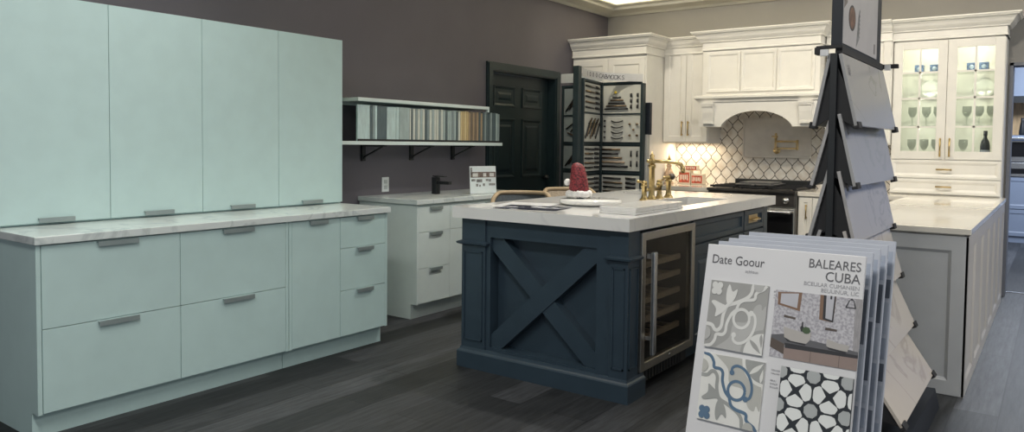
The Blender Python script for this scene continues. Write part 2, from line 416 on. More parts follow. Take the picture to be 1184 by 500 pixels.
# range hood with mantle
t = thing('range_hood', 'cream white mantle range hood with corbels and arched opening', 'range hood', (-2.345, 7.45, 1.46))
hx0, hx1, hy = -2.9, -1.79, 7.215
MB().box(hx0, hx1, hy, YB, 1.72, 2.32).build('body', white, t)
for a, b in ((-2.862, -2.518), (-2.518, -2.174), (-2.174, -1.828)):
    MB().panel(a + .004, b - .004, 1.80, 2.19, .014, .022, .009, .014, hy).build('front_panel', white, t)
MB().crown([(hx0, YB - .001), (hx0, hy - .01), (hx1, hy - .01), (hx1, YB - .001)], crown_prof(2.215, 2.40, .10)).build('crown', white, t)
mb = MB(); my = 7.12; mx0, mx1 = -2.895, -1.775
arch = [(mx0, 1.46), (mx0 + .225, 1.46)]
for k in range(17):
    q = k / 16; xx = mx0 + .225 + q * (mx1 - mx0 - .45); arch.append((xx, 1.475 + .135 * (1 - abs(2 * q - 1) ** 2.2) ** .8))
arch += [(mx1 - .225, 1.46), (mx1, 1.46), (mx1, 1.70), (mx0, 1.70)]
# arched front board built as strips so that it stays a clean solid
n = len(arch) - 3
pts = arch[1:-3]
mb.box(mx0, pts[0][0], my, my + .05, 1.46, 1.70)
for i in range(len(pts) - 1):
    a, b = pts[i], pts[i + 1]
    if b[0] - a[0] < 1e-5: continue
    mb._new([(a[0], my, a[1]), (b[0], my, b[1]), (b[0], my, 1.70), (a[0], my, 1.70), (a[0], my + .05, a[1]), (b[0], my + .05, b[1]), (b[0], my + .05, 1.70), (a[0], my + .05, 1.70)],
            [(0, 1, 2, 3), (7, 6, 5, 4), (0, 4, 5, 1), (3, 2, 6, 7)])
mb.box(pts[-1][0], mx1, my, my + .05, 1.46, 1.70)
mb.box(mx0, mx0 + .05, my + .05, YB - .001, 1.46, 1.70); mb.box(mx1 - .05, mx1, my + .05, YB - .001, 1.46, 1.70)
mb.box(mx0 + .05, mx1 - .05, my + .05, YB - .001, 1.66, 1.70)
mb.build('mantle', white, t)
MB().crown([(mx0, YB - .001), (mx0, my), (mx1, my), (mx1, YB - .001)], [(0, 1.70), (.012, 1.70), (.018, 1.715), (.038, 1.735), (.045, 1.737), (.045, 1.757), (.02, 1.768), (-.08, 1.775), (-.08, 1.70)]).build('mantle_shelf', white, t)
for cx in (mx0 + .045, mx1 - .155):
    mb = MB()
    pr = [(my, 1.695), (my - .055, 1.695), (my - .055, 1.655), (my - .045, 1.65), (my - .04, 1.60), (my - .03, 1.55), (my - .024, 1.515), (my - .024, 1.485), (my, 1.485)]
    mb.prism(pr, cx, cx + .11, 'x'); mb.box(cx - .006, cx + .116, my - .061, my, 1.672, 1.696); mb.box(cx + .012, cx + .098, my - .03, my, 1.49, 1.512)
    mb.build('corbel', white, t)

# backsplash and plain niche panel
struct(MB().box(-3.397, -1.0, YB - .012, YB - .0005, .865, 1.46), 'trim_4', tile)
struct(MB().box(-2.88, -1.79, YB - .012, YB - .0005, 1.46, 1.70), 'trim_5', tile)
mb = MB(); mb.box(-2.645, -1.985, YB - .026, YB - .012, 1.175, 1.555, 0, .004); mb.box(-2.655, -1.975, YB - .055, YB - .012, 1.16, 1.176, 0, .003)
mb.box(-2.655, -2.64, YB - .034, YB - .012, 1.176, 1.562); mb.box(-1.99, -1.975, YB - .034, YB - .012, 1.176, 1.562); mb.box(-2.64, -1.99, YB - .034, YB - .012, 1.55, 1.562)
struct(mb, 'trim_6', pbr('plain_stone_panel', (.66, .63, .59), .3))

# pot filler
t = thing('pot_filler', 'folded brass pot filler on the plain panel under the hood', 'tap', (-2.31, YB - .026, 1.21))
yq = YB - .026
mb = MB(T(-2.305, yq, 1.235)); mb.tube([(0, 0, 0), (0, -.01, 0), (0, -.012, 0), (0, -.03, 0), (0, -.06, 0)], [.036, .036, .024, .018, .018], 16); mb.build('wall_flange', brass_l, t)
mb = MB(); mb.tube([(-2.305, yq - .05, 1.235), (-2.305, yq - .05, 1.36)], .011); mb.lathe([(0, 1.355), (.016, 1.36), (.016, 1.375), (.009, 1.385), (.014, 1.40), (0, 1.412)], -2.305, yq - .05, 12)
mb.tube([(-2.345, yq - .05, 1.375), (-2.285, yq - .05, 1.375)], .006); mb.build('riser', brass_l, t)
mb = MB(); mb.tube([(-2.305, yq - .05, 1.325), (-2.085, yq - .085, 1.325)], .010); mb.tube([(-2.085, yq - .085, 1.34), (-2.085, yq - .085, 1.24)], .013); mb.build('arm', brass_l, t)
mb = MB(); mb.tube([(-2.085, yq - .085, 1.255), (-2.27, yq - .11, 1.255), (-2.285, yq - .115, 1.245), (-2.285, yq - .115, 1.215)], .010); mb.build('spout', brass_l, t)

# ------------------------------------------------------------------ base run on the back wall
def base_cab(name, label, x0, x1, yf, doors):
    t = thing(name, label, 'cabinet', ((x0 + x1) / 2, (yf + YB) / 2, 0))
    mb = MB(); mb.box(x0, x1, yf, YB - .001, .1, .825); mb.box(x0, x1, yf + .06, YB - .001, 0, .1); mb.build('body', white, t)
    for a, b, z0, z1, hh in doors:
        nm = 'drawer' if z1 - z0 < .3 else 'door'
        dd = MB().panel(a + .002, b - .002, z0, z1, .02, .04, .007, .01, yf).build(nm, white, t)
        if hh == 'v': bar_pull(dd, (a + b) / 2 + .012, z1 - .19, z1 - .06, yf - .02, brass)
        elif hh: bar_pull(dd, (z0 + z1) / 2, (a + b) / 2 - .06, (a + b) / 2 + .06, yf - .02, brass, horiz=True)
    return t
base_cab('base_cabinet', 'cream white base cabinet with drawers on the left of the range', -3.396, -2.765, 7.10, [(-3.39, -3.08, .64, .81, 'h'), (-3.08, -2.77, .64, .81, 'h'), (-3.39, -3.08, .12, .63, 'v'), (-3.08, -2.77, .12, .63, 'v')])
base_cab('base_cabinet', 'cream white base cabinet with narrow pull-out door right of the range', -1.915, -1.032, 7.10, [(-1.91, -1.79, .12, .81, 'v'), (-1.79, -1.40, .12, .81, 'v'), (-1.40, -1.04, .12, .81, 'v')])
mb = MB(); mb.box(-3.396, -2.762, 7.07, YB - .013, .825, .865, 0, .003)
single(mb, 'countertop', quartz2, 'cream quartz countertop piece left of the range', 'countertop')
mb = MB(); mb.box(-1.918, -1.025, 7.07, YB - .013, .825, .865, 0, .003)
single(mb, 'countertop', quartz2, 'cream quartz countertop piece between the range and the peninsula', 'countertop')

# range
t = thing('range', 'black and stainless cooking range under the hood', 'range', (-2.34, 7.4, 0))
rx0, rx1, ry = -2.758, -1.922, 7.06
mb = MB(); mb.box(rx0, rx1, ry, YB - .015, .09, .845); mb.box(rx0 + .03, rx1 - .03, ry + .08, YB - .02, 0, .09); mb.build('body', steel, t)
mb = MB(); mb.box(rx0 + .01, rx1 - .01, ry - .03, ry, .72, .845, 0, .006); mb.build('control_panel', cook, t)
for k in range(6):
    kx = rx0 + .09 + k * (rx1 - rx0 - .18) / 5
    MB(T(kx, ry - .03, .78)).tube([(0, 0, 0), (0, -.006, 0), (0, -.007, 0), (0, -.035, 0)], [.032, .032, .024, .021], 14).build('knob', steel_l, t)
dd = MB().box(rx0 + .01, rx1 - .01, ry - .035, ry, .14, .705, 0, .005).build('oven_door', steel_l, t)
MB().box(rx0 + .06, rx1 - .012 - .01, ry - .038, ry - .034, .2, .665).build('oven_window', blackgloss, dd)
mb = MB(); mb.tube([(rx0 + .06, ry - .085, .675), (rx1 - .03, ry - .085, .675)], .013)
for q in (rx0 + .1, rx1 - .07): mb.tube([(q, ry - .03, .675), (q, ry - .085, .675)], .011)
mb.build('handle', steel_l, dd)
mb = MB(); mb.box(rx0 - .0, rx1, ry - .05, YB - .014, .845, .872, 0, .004); mb.build('cooktop', cook, t)
for gx in (-2.62, -2.34, -2.06):
    mb = MB()
    for q in (-.125, .125): mb.box(gx + q - .006, gx + q + .006, 7.08, 7.60, .878, .892)
    for q in (7.08, 7.21, 7.34, 7.47, 7.59): mb.box(gx - .125, gx + .125, q - .006, q + .006, .880, .896)
    for q in (-.1, .1):
        for yy in (7.1, 7.58): mb.box(gx + q - .008, gx + q + .008, yy - .008, yy + .008, .872, .88)
    mb.build('grate', iron, t)
MB().box(rx0 + .06, rx1 + .0, 7.63, 7.72, .872, .940, 0, .006).build('back_ledge', black, t)
mb = MB(); mb.box(-2.53, -2.16, 7.16, 7.56, .897, .915, 0, .006); mb.box(-2.50, -2.19, 7.19, 7.53, .915, .93, 0, .008); mb.box(-2.36, -2.33, 7.11, 7.16, .899, .911)
single(mb, 'griddle', pbr('grey_griddle_plate', (.16, .16, .165), .3, .6), 'flat dark griddle lying across the range grates', 'griddle')

# things on the counter left of the range
def tin(cx, cy, z, w, dpt, h, label, name, band, cat='tin'):
    t = thing(name, label, cat, (cx, cy, z), 'red and cream packs by the range')
    MB().box(cx - w / 2, cx + w / 2, cy - dpt / 2, cy + dpt / 2, z, z + h, 0, .006).build('carton', pbr('cream_pack_paper', (.78, .68, .54), .5), t)
    mb = MB()
    mb.box(cx - w / 2 + .008, cx + w / 2 - .008, cy - dpt / 2 - .0015, cy - dpt / 2, z + h * .12, z + h * band)
    mb.build('label_band', pbr('brick_red_print', (.50, .10, .06), .5, var=.4, scale=40), t)
    mb = MB()
    for k in range(5): mb.box(cx - w / 2 + .018 + k * (w - .036) / 5, cx - w / 2 + .018 + (k + .6) * (w - .036) / 5, cy - dpt / 2 - .0025, cy - dpt / 2 - .0014, z + h * (.3 + .05 * (k % 2)), z + h * (.3 + band * .45))
    mb.build('lettering', pbr('cream_lettering', (.8, .74, .64), .5), t)
    return t
tin(-3.205, 7.56, .8655, .13, .09, .145, 'wide red and cream pack on the counter, left one of the pair', 'food_pack', .86)
tin(-3.065, 7.56, .8655, .13, .09, .115, 'wide red and cream pack on the counter, right and lower one of the pair', 'food_pack', .82)
t = tin(-3.135, 7.56, 1.0115, .13, .07, .055, 'small red and cream pack lying across the two packs by the range', 'food_pack', .8)
t = thing('finial_ornament', 'slim tan ornament with pointed finial standing beside the red packs', 'ornament', (-3.35, 7.45, .8655))
MB().lathe([(0, .8655), (.05, .8655), (.052, .88), (.03, .9), (.045, .94), (.05, .975), (.035, 1.01), (.022, 1.04), (.03, 1.06), (.016, 1.08), (.02, 1.095), (.008, 1.11)], -3.35, 7.45, 18).build('body', pbr('tan_ceramic', (.50, .36, .25), .4, var=.4, scale=40), t)
MB().lathe([(.012, 1.108), (.02, 1.125), (.012, 1.145), (.006, 1.165), (0, 1.20)], -3.35, 7.45, 14).build('finial', brass, t)

# ------------------------------------------------------------------ hutch with glass doors
t = thing('glass_hutch', 'tall cream white hutch with two lit glass doors and drawers, standing at the peninsula end', 'hutch', (-.8, 7.59, .865))
hx0, hx1, hy = -1.222, -.382, 7.456
HZ = .8655
mb = MB()
mb.box(hx0, hx1, hy, YB - .001, HZ, 1.18); mb.box(hx0, hx0 + .02, hy, YB - .001, 1.18, 2.32); mb.box(hx1 - .02, hx1, hy, YB - .001, 1.18, 2.32)
mb.box(hx0 + .02, hx1 - .02, YB - .016, YB - .001, 1.18, 2.32); mb.box(hx0, hx1, hy, YB - .001, 2.2, 2.32)
mb.box(-.812, -.788, hy, hy + .02, 1.18, 2.2)
mb.build('body', white, t)
for z in (1.455, 1.70, 1.925): MB().box(hx0 + .021, hx1 - .021, hy + .02, YB - .017, z, z + .012).build('glass_shelf', shelfglass, t)
for a, b, hx in ((-1.216, -.802, -.835), (-.798, -.388, -.765)):
    dd = None
    mb = MB(); zz0, zz1 = 1.176, 2.205; rl = .07; y1, y0 = hy - .001, hy - .021
    mb.box(a, a + rl, y0, y1, zz0, zz1, 0, .002); mb.box(b - rl, b, y0, y1, zz0, zz1, 0, .002); mb.box(a + rl, b - rl, y0, y1, zz0, zz0 + rl, 0, .002); mb.box(a + rl, b - rl, y0, y1, zz1 - rl, zz1, 0, .002)
    dd = mb.build('door', white, t)
    mb = MB(); mb.box((a + b) / 2 - .008, (a + b) / 2 + .008, y0 + .002, y1 - .008, zz0 + rl, zz1 - rl)
    for z in (1.458, 1.706, 1.931): mb.box(a + rl, b - rl, y0 + .002, y1 - .008, z - .008, z + .008)
    mb.build('muntins', white, dd)
    MB().box(a + rl, b - rl, y1 - .007, y1 - .003, zz0 + rl, zz1 - rl).build('glass_pane', glass, dd)
    bar_pull(dd, hx, 1.20, 1.36, y0, brass, r=.007)
for z0, z1 in ((.875, 1.005), (1.01, 1.17)):
    dd = MB().panel(hx0 + .004, hx1 - .006, z0, z1, .02, .022, .008, .02, hy).build('drawer', white, t)
    bar_pull(dd, (z0 + z1) / 2, -.86, -.74, hy - .02, brass, horiz=True, r=.007)
MB().crown([(hx0, YB - .001), (hx0, hy - .02), (hx1, hy - .02), (hx1, YB - .001)], crown_prof(2.215, 2.395, .10)).build('crown', white, t)
# what stands inside the hutch
cubem = pbr('blue_patterned_glaze', (.10, .15, .26), .3, var=.6, scale=60)
for i, (cx, lab) in enumerate(((-1.035, 'blue patterned cube in the hutch, first from the left'), (-.915, 'blue patterned cube in the hutch, second from the left'), (-.635, 'blue patterned cube in the hutch, third from the left'), (-.545, 'blue patterned cube in the hutch, last on the right'))):
    z = 1.9375; t = thing('decorative_cube', lab, 'ornament', (cx, 7.6, z), 'blue cubes on the top hutch shelf')
    MB(T(cx, 7.6, z)).box(-.036, .036, -.036, .036, 0, .074, 0, .006).build('body', cubem, t)
    MB(T(cx, 7.6, z)).lathe([(0, .0), (.018, .0), (.018, .004), (0, .004)], 0, 0, 14).build('rosette', pbr('pale_blue_glaze', (.35, .42, .52), .3), t).location = (0, -.037, .037)
    t.children[-1].rotation_euler = (PI / 2, 0, 0)
t = thing('wine_bottle', 'dark wine bottle standing in the hutch behind the right glass door', 'bottle', (-.515, 7.56, 1.181))
MB().lathe([(0, 1.181), (.036, 1.181), (.037, 1.19), (.037, 1.30), (.03, 1.335), (.014, 1.365), (.013, 1.40)], -.515, 7.56, 20).build('body', pbr('dark_bottle_glass', (.02, .022, .03), .08), t)
MB().lathe([(.0135, 1.385), (.0155, 1.386), (.0155, 1.425), (0, 1.426)], -.515, 7.56, 16).build('capsule', pbr('black_foil', (.02, .02, .03), .35), t)
MB().lathe([(.0374, 1.205), (.0378, 1.206), (.0378, 1.262), (.0374, 1.263)], -.515, 7.56, 20).build('paper_label', pbr('grey_bottle_label', (.22, .24, .3), .6), t)
plm = pbr('white_porcelain', (.70, .70, .66), .2)
for cx, lab in ((-.955, 'round white plate propped on edge behind the left glass door'), (-.545, 'round white plate propped on edge behind the right glass door')):
    mb = MB(Matrix.Translation((cx, 7.70, 1.714 + .087)) @ Matrix.Rotation(PI / 2 - .14, 4, 'X'))
    mb.lathe([(0, 0), (.055, 0), (.065, .006), (.088, .012), (.088, .016), (.063, .010), (0, .006)], 0, 0, 28)
    single(mb, 'plate', plm, lab, 'plate', 'plates in the hutch')
clear = thin_glass('crystal', (.95, .97, .95), ior=1.25)
for z, xs in ((1.469, (-1.08, -.97, -.88, -.66, -.57, -.48)), (1.181, (-1.08, -.98, -.89, -.68))):
    for k, cx in enumerate(xs):
        pos = ('on the third shelf' if z > 1.3 else 'on the hutch floor') + ' behind the ' + ('left' if cx < -.8 else 'right') + ' glass door'
        nth = (['leftmost', 'middle', 'rightmost'][k % 3]) if not (z < 1.3 and cx > -.8) else 'only'
        mb = MB(); mb.lathe([(0, z), (.034, z), (.034, z + .004), (.006, z + .012), (.006, z + .07), (.02, z + .085), (.036, z + .12), (.034, z + .17), (.0325, z + .17), (.0345, z + .12), (.018, z + .088), (0, z + .082)], cx, 7.6, 18)
        single(mb, 'goblet', clear, '%s crystal goblet %s' % (nth, pos), 'glass', 'goblets in the hutch')

# ------------------------------------------------------------------ peninsula
t = thing('peninsula_cabinet', 'pale grey peninsula cabinet with panelled end and side, right of the sample tower', 'cabinet', (-.69, 6.0, 0))
px0, px1, py = -1.022, -.353, 4.42
MB().box(px0 + .012, px1 - .012, py + .012, YB - .001, 0, .825).build('body', panelwhite, t)
mb = MB(); mb.panel(px0, px1, .0, .825, .012, .075, .010, .016, py + .012); mb.build('end_panel', white2, t)
mb = MB()
# five rail-and-stile panels on the long side, one face
mb2 = MB(faceX(px1 - .012, py)); L_ = 7.44 - py; n = 6
for k in range(n):
    a = k * L_ / n; mb2.panel(a, a + L_ / n, 0.0, .825, .012, .07, .009, .016, 0)
mb2.build('side_panel', panelwhite, t)
mb.bm.free()
mb = MB(); mb.box(px0 - .005, -.3436, 4.408, 7.436, .835, .8655, 0, .003); mb.box(px0 - .005, -.375, 7.4361, YB - .013, .835, .8653); mb.box(px0 + .02, px1 - .02, 4.44, 7.4, .826, .836)
single(mb, 'countertop', quartz2, 'glossy cream countertop on the peninsula in front of the glass hutch', 'countertop')

# ------------------------------------------------------------------ island
t = thing('kitchen_island', 'large dark navy kitchen island with X-braced end panel', 'island', (-2.21, 4.4, 0))
ix0, ix1, iy0, iy1 = -2.725, -1.692, 3.296, 5.47
# carcass leaves a bay for the wine fridge
mb = MB()
mb.box(ix0, ix1 - .60, iy0 + .09, iy1, .09, .85); mb.box(ix1 - .60, ix1 - .0, iy0 + .09, 3.405, .09, .85)
mb.box(ix1 - .60, ix1 - .02, 4.085, iy1 - .0, .09, .56); mb.box(ix1 - .60, ix1 - .02, 4.085, 4.11, .56, .85); mb.box(ix1 - .06, ix1 - .02, 4.11, iy1, .56, .85)
mb.box(ix1 - .60, ix1 - .06, 5.1, iy1, .56, .85)
mb.box(ix0 + .05, ix1 - .08, 4.085, iy1 - .06, 0, .09); mb.box(ix1 - .6, ix1, 3.405, 4.085, .838, .85)
mb.box(ix0 + .05, ix1 - .62, iy0 + .06, 4.085, 0, .09)
mb.build('body', navy, t)
# end panel with recess
mb = MB()
mb.box(ix0, -2.535, iy0 - .002, iy0 + .0905, .092, .85); mb.box(-1.862, ix1, iy0 - .002, iy0 + .0905, .092, .85)
mb.box(-2.535, -1.862, iy0 - .002, iy0 + .0905, .752, .85); mb.box(-2.535, -1.862, iy0 - .002, iy0 + .0905, .092, .135)
mb.box(-2.535, -1.862, iy0 + .074, iy0 + .0905, .135, .752)
ep = mb.build('end_panel', navy, t)
mb = MB()
def brace(xa, za, xb, zb, w, y0, y1):
    dx, dz = xb - xa, zb - za; l = math.hypot(dx, dz); nx, nz = -dz / l * w / 2, dx / l * w / 2
    # clipped to the recess: ends cut by the recess corner
    mb.prism([(xa + nx, za + nz), (xa - nx, za - nz), (xb - nx, zb - nz), (xb + nx, zb + nz)], y0, y1, 'y')
def brace2(xa, za, xb, zb, w, y0, y1, sgn):
    # six-cornered brace that fills both corners of the recess
    k = w * .62
    if sgn > 0: P = [(xa, za), (xa, za - k), (xb - k, zb), (xb, zb), (xb, zb + k), (xa + k, za)]
    else: P = [(xa, za), (xa + k, za), (xb, zb - k), (xb, zb), (xb - k, zb), (xa, za + k)]
    mb.prism(P, y0, y1, 'y')
brace2(-2.5345, .7515, -1.8625, .1355, .115, iy0 + .016, iy0 + .0745, 1)
mb.build('cross_brace', navy, ep)
mb = MB(); brace2(-2.5345, .1355, -1.8625, .7515, .115, iy0 + .010, iy0 + .0745, -1)
mb.build('cross_brace', navy, ep)
# corner posts
for a, b in ((-2.733, -2.565), (-1.782, -1.680)):
    mb = MB(); mb.box(a, b, iy0 - .012, iy0 + .112, .092, .85, 0, .002)
    yy = iy0 - .012
    ia, ib = a + .018, b - .018
    if b > -2: mb2_M = None
    for (q0, q1, z0, z1) in ((ia, ia + .006, .16, .665), (ib - .006, ib, .16, .665), (ia, ib, .659, .665), (ia, ib, .16, .168)):
        mb.box(q0, q1, yy - .006, yy + .002, z0, z1)
    if b > -2:
        for (q0, q1, z0, z1) in ((yy + .018, yy + .024, .16, .665), (yy + .100, yy + .106, .16, .665), (yy + .018, yy + .106, .659, .665), (yy + .018, yy + .106, .16, .168)):
            mb.box(b - .002, b + .006, q0, q1, z0, z1)
    mb.build('corner_post', navy, t)
    mb = MB()
    pth = [(a, iy0 + .11), (a, yy), (b, yy), (b, iy0 + .11)]
    mb.crown(pth, [(0, .698), (.008, .70), (.022, .706), (.024, .716), (.008, .722), (0, .724)])
    mb.build('cap_moulding', navy, t)
mb = MB()
mb.crown([(ix0 - .012, iy1 - .2), (ix0 - .012, iy0 - .012), (ix1 + .012, iy0 - .012), (ix1 + .012, 3.465)], [(-.03, 0), (.016, 0), (.016, .088), (.012, .095), (.004, .102), (.0, .116), (-.03, .116)])
mb.build('plinth', navy, t)
# drawers and doors on the aisle side
Mx = faceX(ix1 - .02, 0)
for a, b, hn in ((4.112, 4.968, 0), (4.985, 5.385, 1)):
    dd = MB(Mx).panel(a, b, .705, .838, .02, .03, .012, .006).build('drawer', navy, t)
    if hn:
        mb = MB(Mx); mb.box(a + .12, b - .10, -.0105, -.006, .745, .80, 0, .003)
        mb.tube([(a + .14, -.01, .772), (a + .14, -.035, .768), (b - .12, -.035, .768), (b - .12, -.01, .772)], .007); mb.build('handle', brass_l, dd)
for a, b in ((4.112, 4.535), (4.545, 4.968), (4.985, 5.385)):
    MB(Mx).panel(a, b, .10, .692, .02, .06, .008, .006, raised=True).build('door', navy, t)
MB(Mx).box(5.39, 5.47, -.02, 0, .092, .85).build('end_stile', navy, t)

# island countertop with sink cut-out
sx0, sx1, sy0, sy1 = -2.10, -1.80, 4.24, 4.98
cx0, cx1, cy0, cy1 = -2.775, -1.660, 3.249, 5.555
mb = MB(); 
def slab_with_hole(mb, X, Y, z0, z1):
    v = []; f = []
    for z in (z0, z1):
        for x in X:
            for y in Y: v.append((x, y, z))
    I = lambda k, i, j: k * 16 + i * 4 + j
    for i in range(3):
        for j in range(3):
            if i == 1 and j == 1: continue
            for k in (0, 1): f.append((I(k, i, j), I(k, i + 1, j), I(k, i + 1, j + 1), I(k, i, j + 1)))
    for i in range(3):
        f.append((I(0, i, 0), I(0, i + 1, 0), I(1, i + 1, 0), I(1, i, 0))); f.append((I(0, i, 3), I(0, i + 1, 3), I(1, i + 1, 3), I(1, i, 3)))
        f.append((I(0, 0, i), I(0, 0, i + 1), I(1, 0, i + 1), I(1, 0, i))); f.append((I(0, 3, i), I(0, 3, i + 1), I(1, 3, i + 1), I(1, 3, i)))
    f += [(I(0, 1, 1), I(0, 1, 2), I(1, 1, 2), I(1, 1, 1)), (I(0, 2, 1), I(0, 2, 2), I(1, 2, 2), I(1, 2, 1)), (I(0, 1, 1), I(0, 2, 1), I(1, 2, 1), I(1, 1, 1)), (I(0, 1, 2), I(0, 2, 2), I(1, 2, 2), I(1, 1, 2))]
    mb._new(v, f)
slab_with_hole(mb, (cx0, sx0, sx1, cx1), (cy0, sy0, sy1, cy1), .8515, .915)
single(mb, 'island_countertop', quartz, 'thick white quartz slab on the navy island', 'countertop')
mb = MB(); w = .004
mb.box(sx0 - .02, sx1 + .02, sy0 - .02, sy1 + .02, .625, .63); mb.box(sx0 - .02, sx0 - .002, sy0 - .02, sy1 + .02, .63, .8505); mb.box(sx1 + .002, sx1 + .02, sy0 - .02, sy1 + .02, .63, .8505)
mb.box(sx0, sx1, sy0 - .02, sy0 - .002, .63, .8505); mb.box(sx0, sx1, sy1 + .002, sy1 + .02, .63, .8505)
t2 = thing('sink', 'dark undermount sink let into the island counter below the brass faucet', 'sink', ((sx0 + sx1) / 2, (sy0 + sy1) / 2, .625))
mb.build('basin', pbr('dark_sink_composite', (.05, .052, .055), .3), t2)
MB().lathe([(.0, .631), (.03, .631), (.034, .636), (.028, .637), (.02, .634), (0, .634)], (sx0 + sx1) / 2, (sy0 + sy1) / 2, 18).build('drain', steel_l, t2)

# wine fridge
t = thing('wine_fridge', 'stainless under-counter wine fridge with glass door in the island side', 'wine fridge', (-1.95, 3.745, 0.02))
fx = ix1 - .01
Mf = faceX(fx, 3.409); w = .672
mb = MB(Mf); mb.box(0, .02, .0, .54, .125, .834); mb.box(w - .02, w, 0, .54, .125, .834); mb.box(.02, w - .02, .52, .54, .125, .834); mb.box(.02, w - .02, 0, .52, .814, .834); mb.box(.02, w - .02, 0, .52, .125, .15)
mb.box(.0, w, .03, .54, .03, .125)
for q in (.05, w - .05):
    for r_ in (.08, .48): mb.tube([(q, r_, 0), (q, r_, .03)], .018)
mb.build('cabinet', black, t)
mb = MB(Mf); fr = .042; y0 = -.036
mb.box(0, fr, y0, -.002, .125, .834, 0, .003); mb.box(w - fr, w, y0, -.002, .125, .834, 0, .003); mb.box(fr, w - fr, y0, -.002, .834 - fr, .834, 0, .003); mb.box(fr, w - fr, y0, -.002, .125, .125 + fr, 0, .003)
dd = mb.build('door', steel, t)
MB(Mf).box(fr, w - fr, y0 + .008, y0 + .014, .125 + fr, .834 - fr).build('glass_pane', darkglass, dd)
mb = MB(Mf); mb.box(.045, .078, y0 - .048, y0 - .026, .21, .735, 0, .006); mb.box(.05, .073, y0 - .03, y0, .70, .725); mb.box(.045, .078, y0 - .03, y0, .285, .305, 0, .002); mb.build('handle', steel_l, dd)
MB(Mf).tube([(w * .52, y0 - .002, .146), (w * .52, y0 + .002, .146)], .007, 12).build('lock', steel_l, dd)
mb = MB(Mf); mb.box(.02, w - .02, .0, .03, .045, .12)
for k in range(15): mb.box(.05 + k * .037, .05 + k * .037 + .022, -.004, 0, .05, .112)
mb.build('vent_grille', black, t)
for k, z in enumerate((.235, .335, .435, .535, .625)):
    mb = MB(Mf); mb.box(.035, w - .035, .035, .055, z, z + .03, 0, .003)
    for q in range(6): mb.box(.06 + q * .1, .085 + q * .1, .055, .50, z + .008, z + .022)
    mb.build('shelf', wood, t)

# faucet (bridge, brass)
t = thing('bridge_faucet', 'antique brass bridge faucet with side spray behind the island sink', 'faucet', (-2.16, 4.65, .915))
def col_(y, h, r=.016): return [(0, .915), (r + .014, .915), (r + .014, .922), (r + .004, .932), (r, .95), (r, .915 + h - .03), (r + .006, .915 + h - .024), (r + .006, .915 + h - .008), (r - .002, .915 + h), (0, .915 + h)]
mb = MB(); mb.lathe(col_(4.536, .235, .019), -2.16, 4.536, 18); mb.lathe([(.012, 1.148), (.024, 1.156), (.02, 1.18), (.012, 1.19), (.017, 1.205), (.006, 1.215), (0, 1.24)], -2.16, 4.536, 14); mb.build('column', brass, t)
for y in (4.428, 4.655):
    hd = MB().lathe(col_(y, .11), -2.16, y, 16).build('valve_post', brass, t)
    mb = MB(); sgn = -1 if y < 4.5 else 1
    mb.tube([(-2.16, y, 1.03), (-2.165, y + sgn * .03, 1.036), (-2.17, y + sgn * .075, 1.04)], [.008, .007, .009], 8); mb.lathe([(.01, 1.018), (.018, 1.022), (.018, 1.038), (0, 1.044)], -2.16, y, 12); mb.build('lever', brass, hd)
MB().tube([(-2.16, 4.428, .982), (-2.16, 4.655, .982)], .011).build('bridge', brass, t)
pts = [(-2.16, 4.43 + .04, 1.168), (-2.16, 4.50, 1.168), (-2.155, 4.536, 1.168), (-2.06, 4.545, 1.166), (-2.0, 4.55, 1.162), (-1.965, 4.552, 1.15), (-1.952, 4.553, 1.125), (-1.95, 4.553, 1.095)]
MB().tube(pts, [.010, .012, .012, .012, .012, .013, .014, .015], 12).build('spout', brass, t)
t3 = thing('side_spray', 'brass side spray with dark knob right of the bridge faucet', 'faucet', (-2.16, 4.80, .915))
MB().lathe(col_(4.80, .13, .017), -2.16, 4.80, 16).build('post', brass, t3)
mb = MB(); mb.tube([(-2.16, 4.72, 1.055), (-2.16, 4.80, 1.055), (-2.16, 4.825, 1.055)], [.008, .012, .014], 10); mb.build('lever', brass, t3)
MB(T(-2.15, 4.83, 1.058)).lathe([(0, -.024), (.016, -.018), (.024, 0), (.016, .018), (0, .024)], 0, 0, 14).build('knob', pbr('dark_bronze', (.10, .085, .07), .4, .6), t3)

# things on the island counter
for k, (lab) in enumerate(('lowest white sample slab of the stack on the island corner', 'middle white sample slab of the stack on the island corner', 'top white sample slab of the stack on the island corner')):
    o = (.0, .004, .002)[k]
    mb = MB(); mb.box(-1.935 + o, -1.722 - o, 3.442 + o, 4.03 - o, .9155 + k * .0125, .9155 + k * .0125 + .012, 0, .0015)
    single(mb, 'sample_slab', marble('stack_slab_%d' % k, (.80, .79, .77), (.66, .65, .64), .15, 1.1, .01), lab, 'sample', 'slabs stacked on the island corner')
t = thing('cake_stand', 'round white marble serving board on the island under the red hat', 'serving board', (-2.235, 3.87, .9155))
mb = MB(); mb.lathe([(0, .9155), (.15, .9155), (.16, .922), (.12, .926), (0, .926)], -2.235, 3.87, 40); mb.build('foot_ring', marble('board_foot', (.72, .71, .69), (.6, .6, .6), .2), t)
mb = MB(); mb.lathe([(0, .926), (.178, .926), (.183, .931), (.183, .944), (.178, .949), (0, .949)], -2.235, 3.87, 48); mb.build('board', quartz, t)
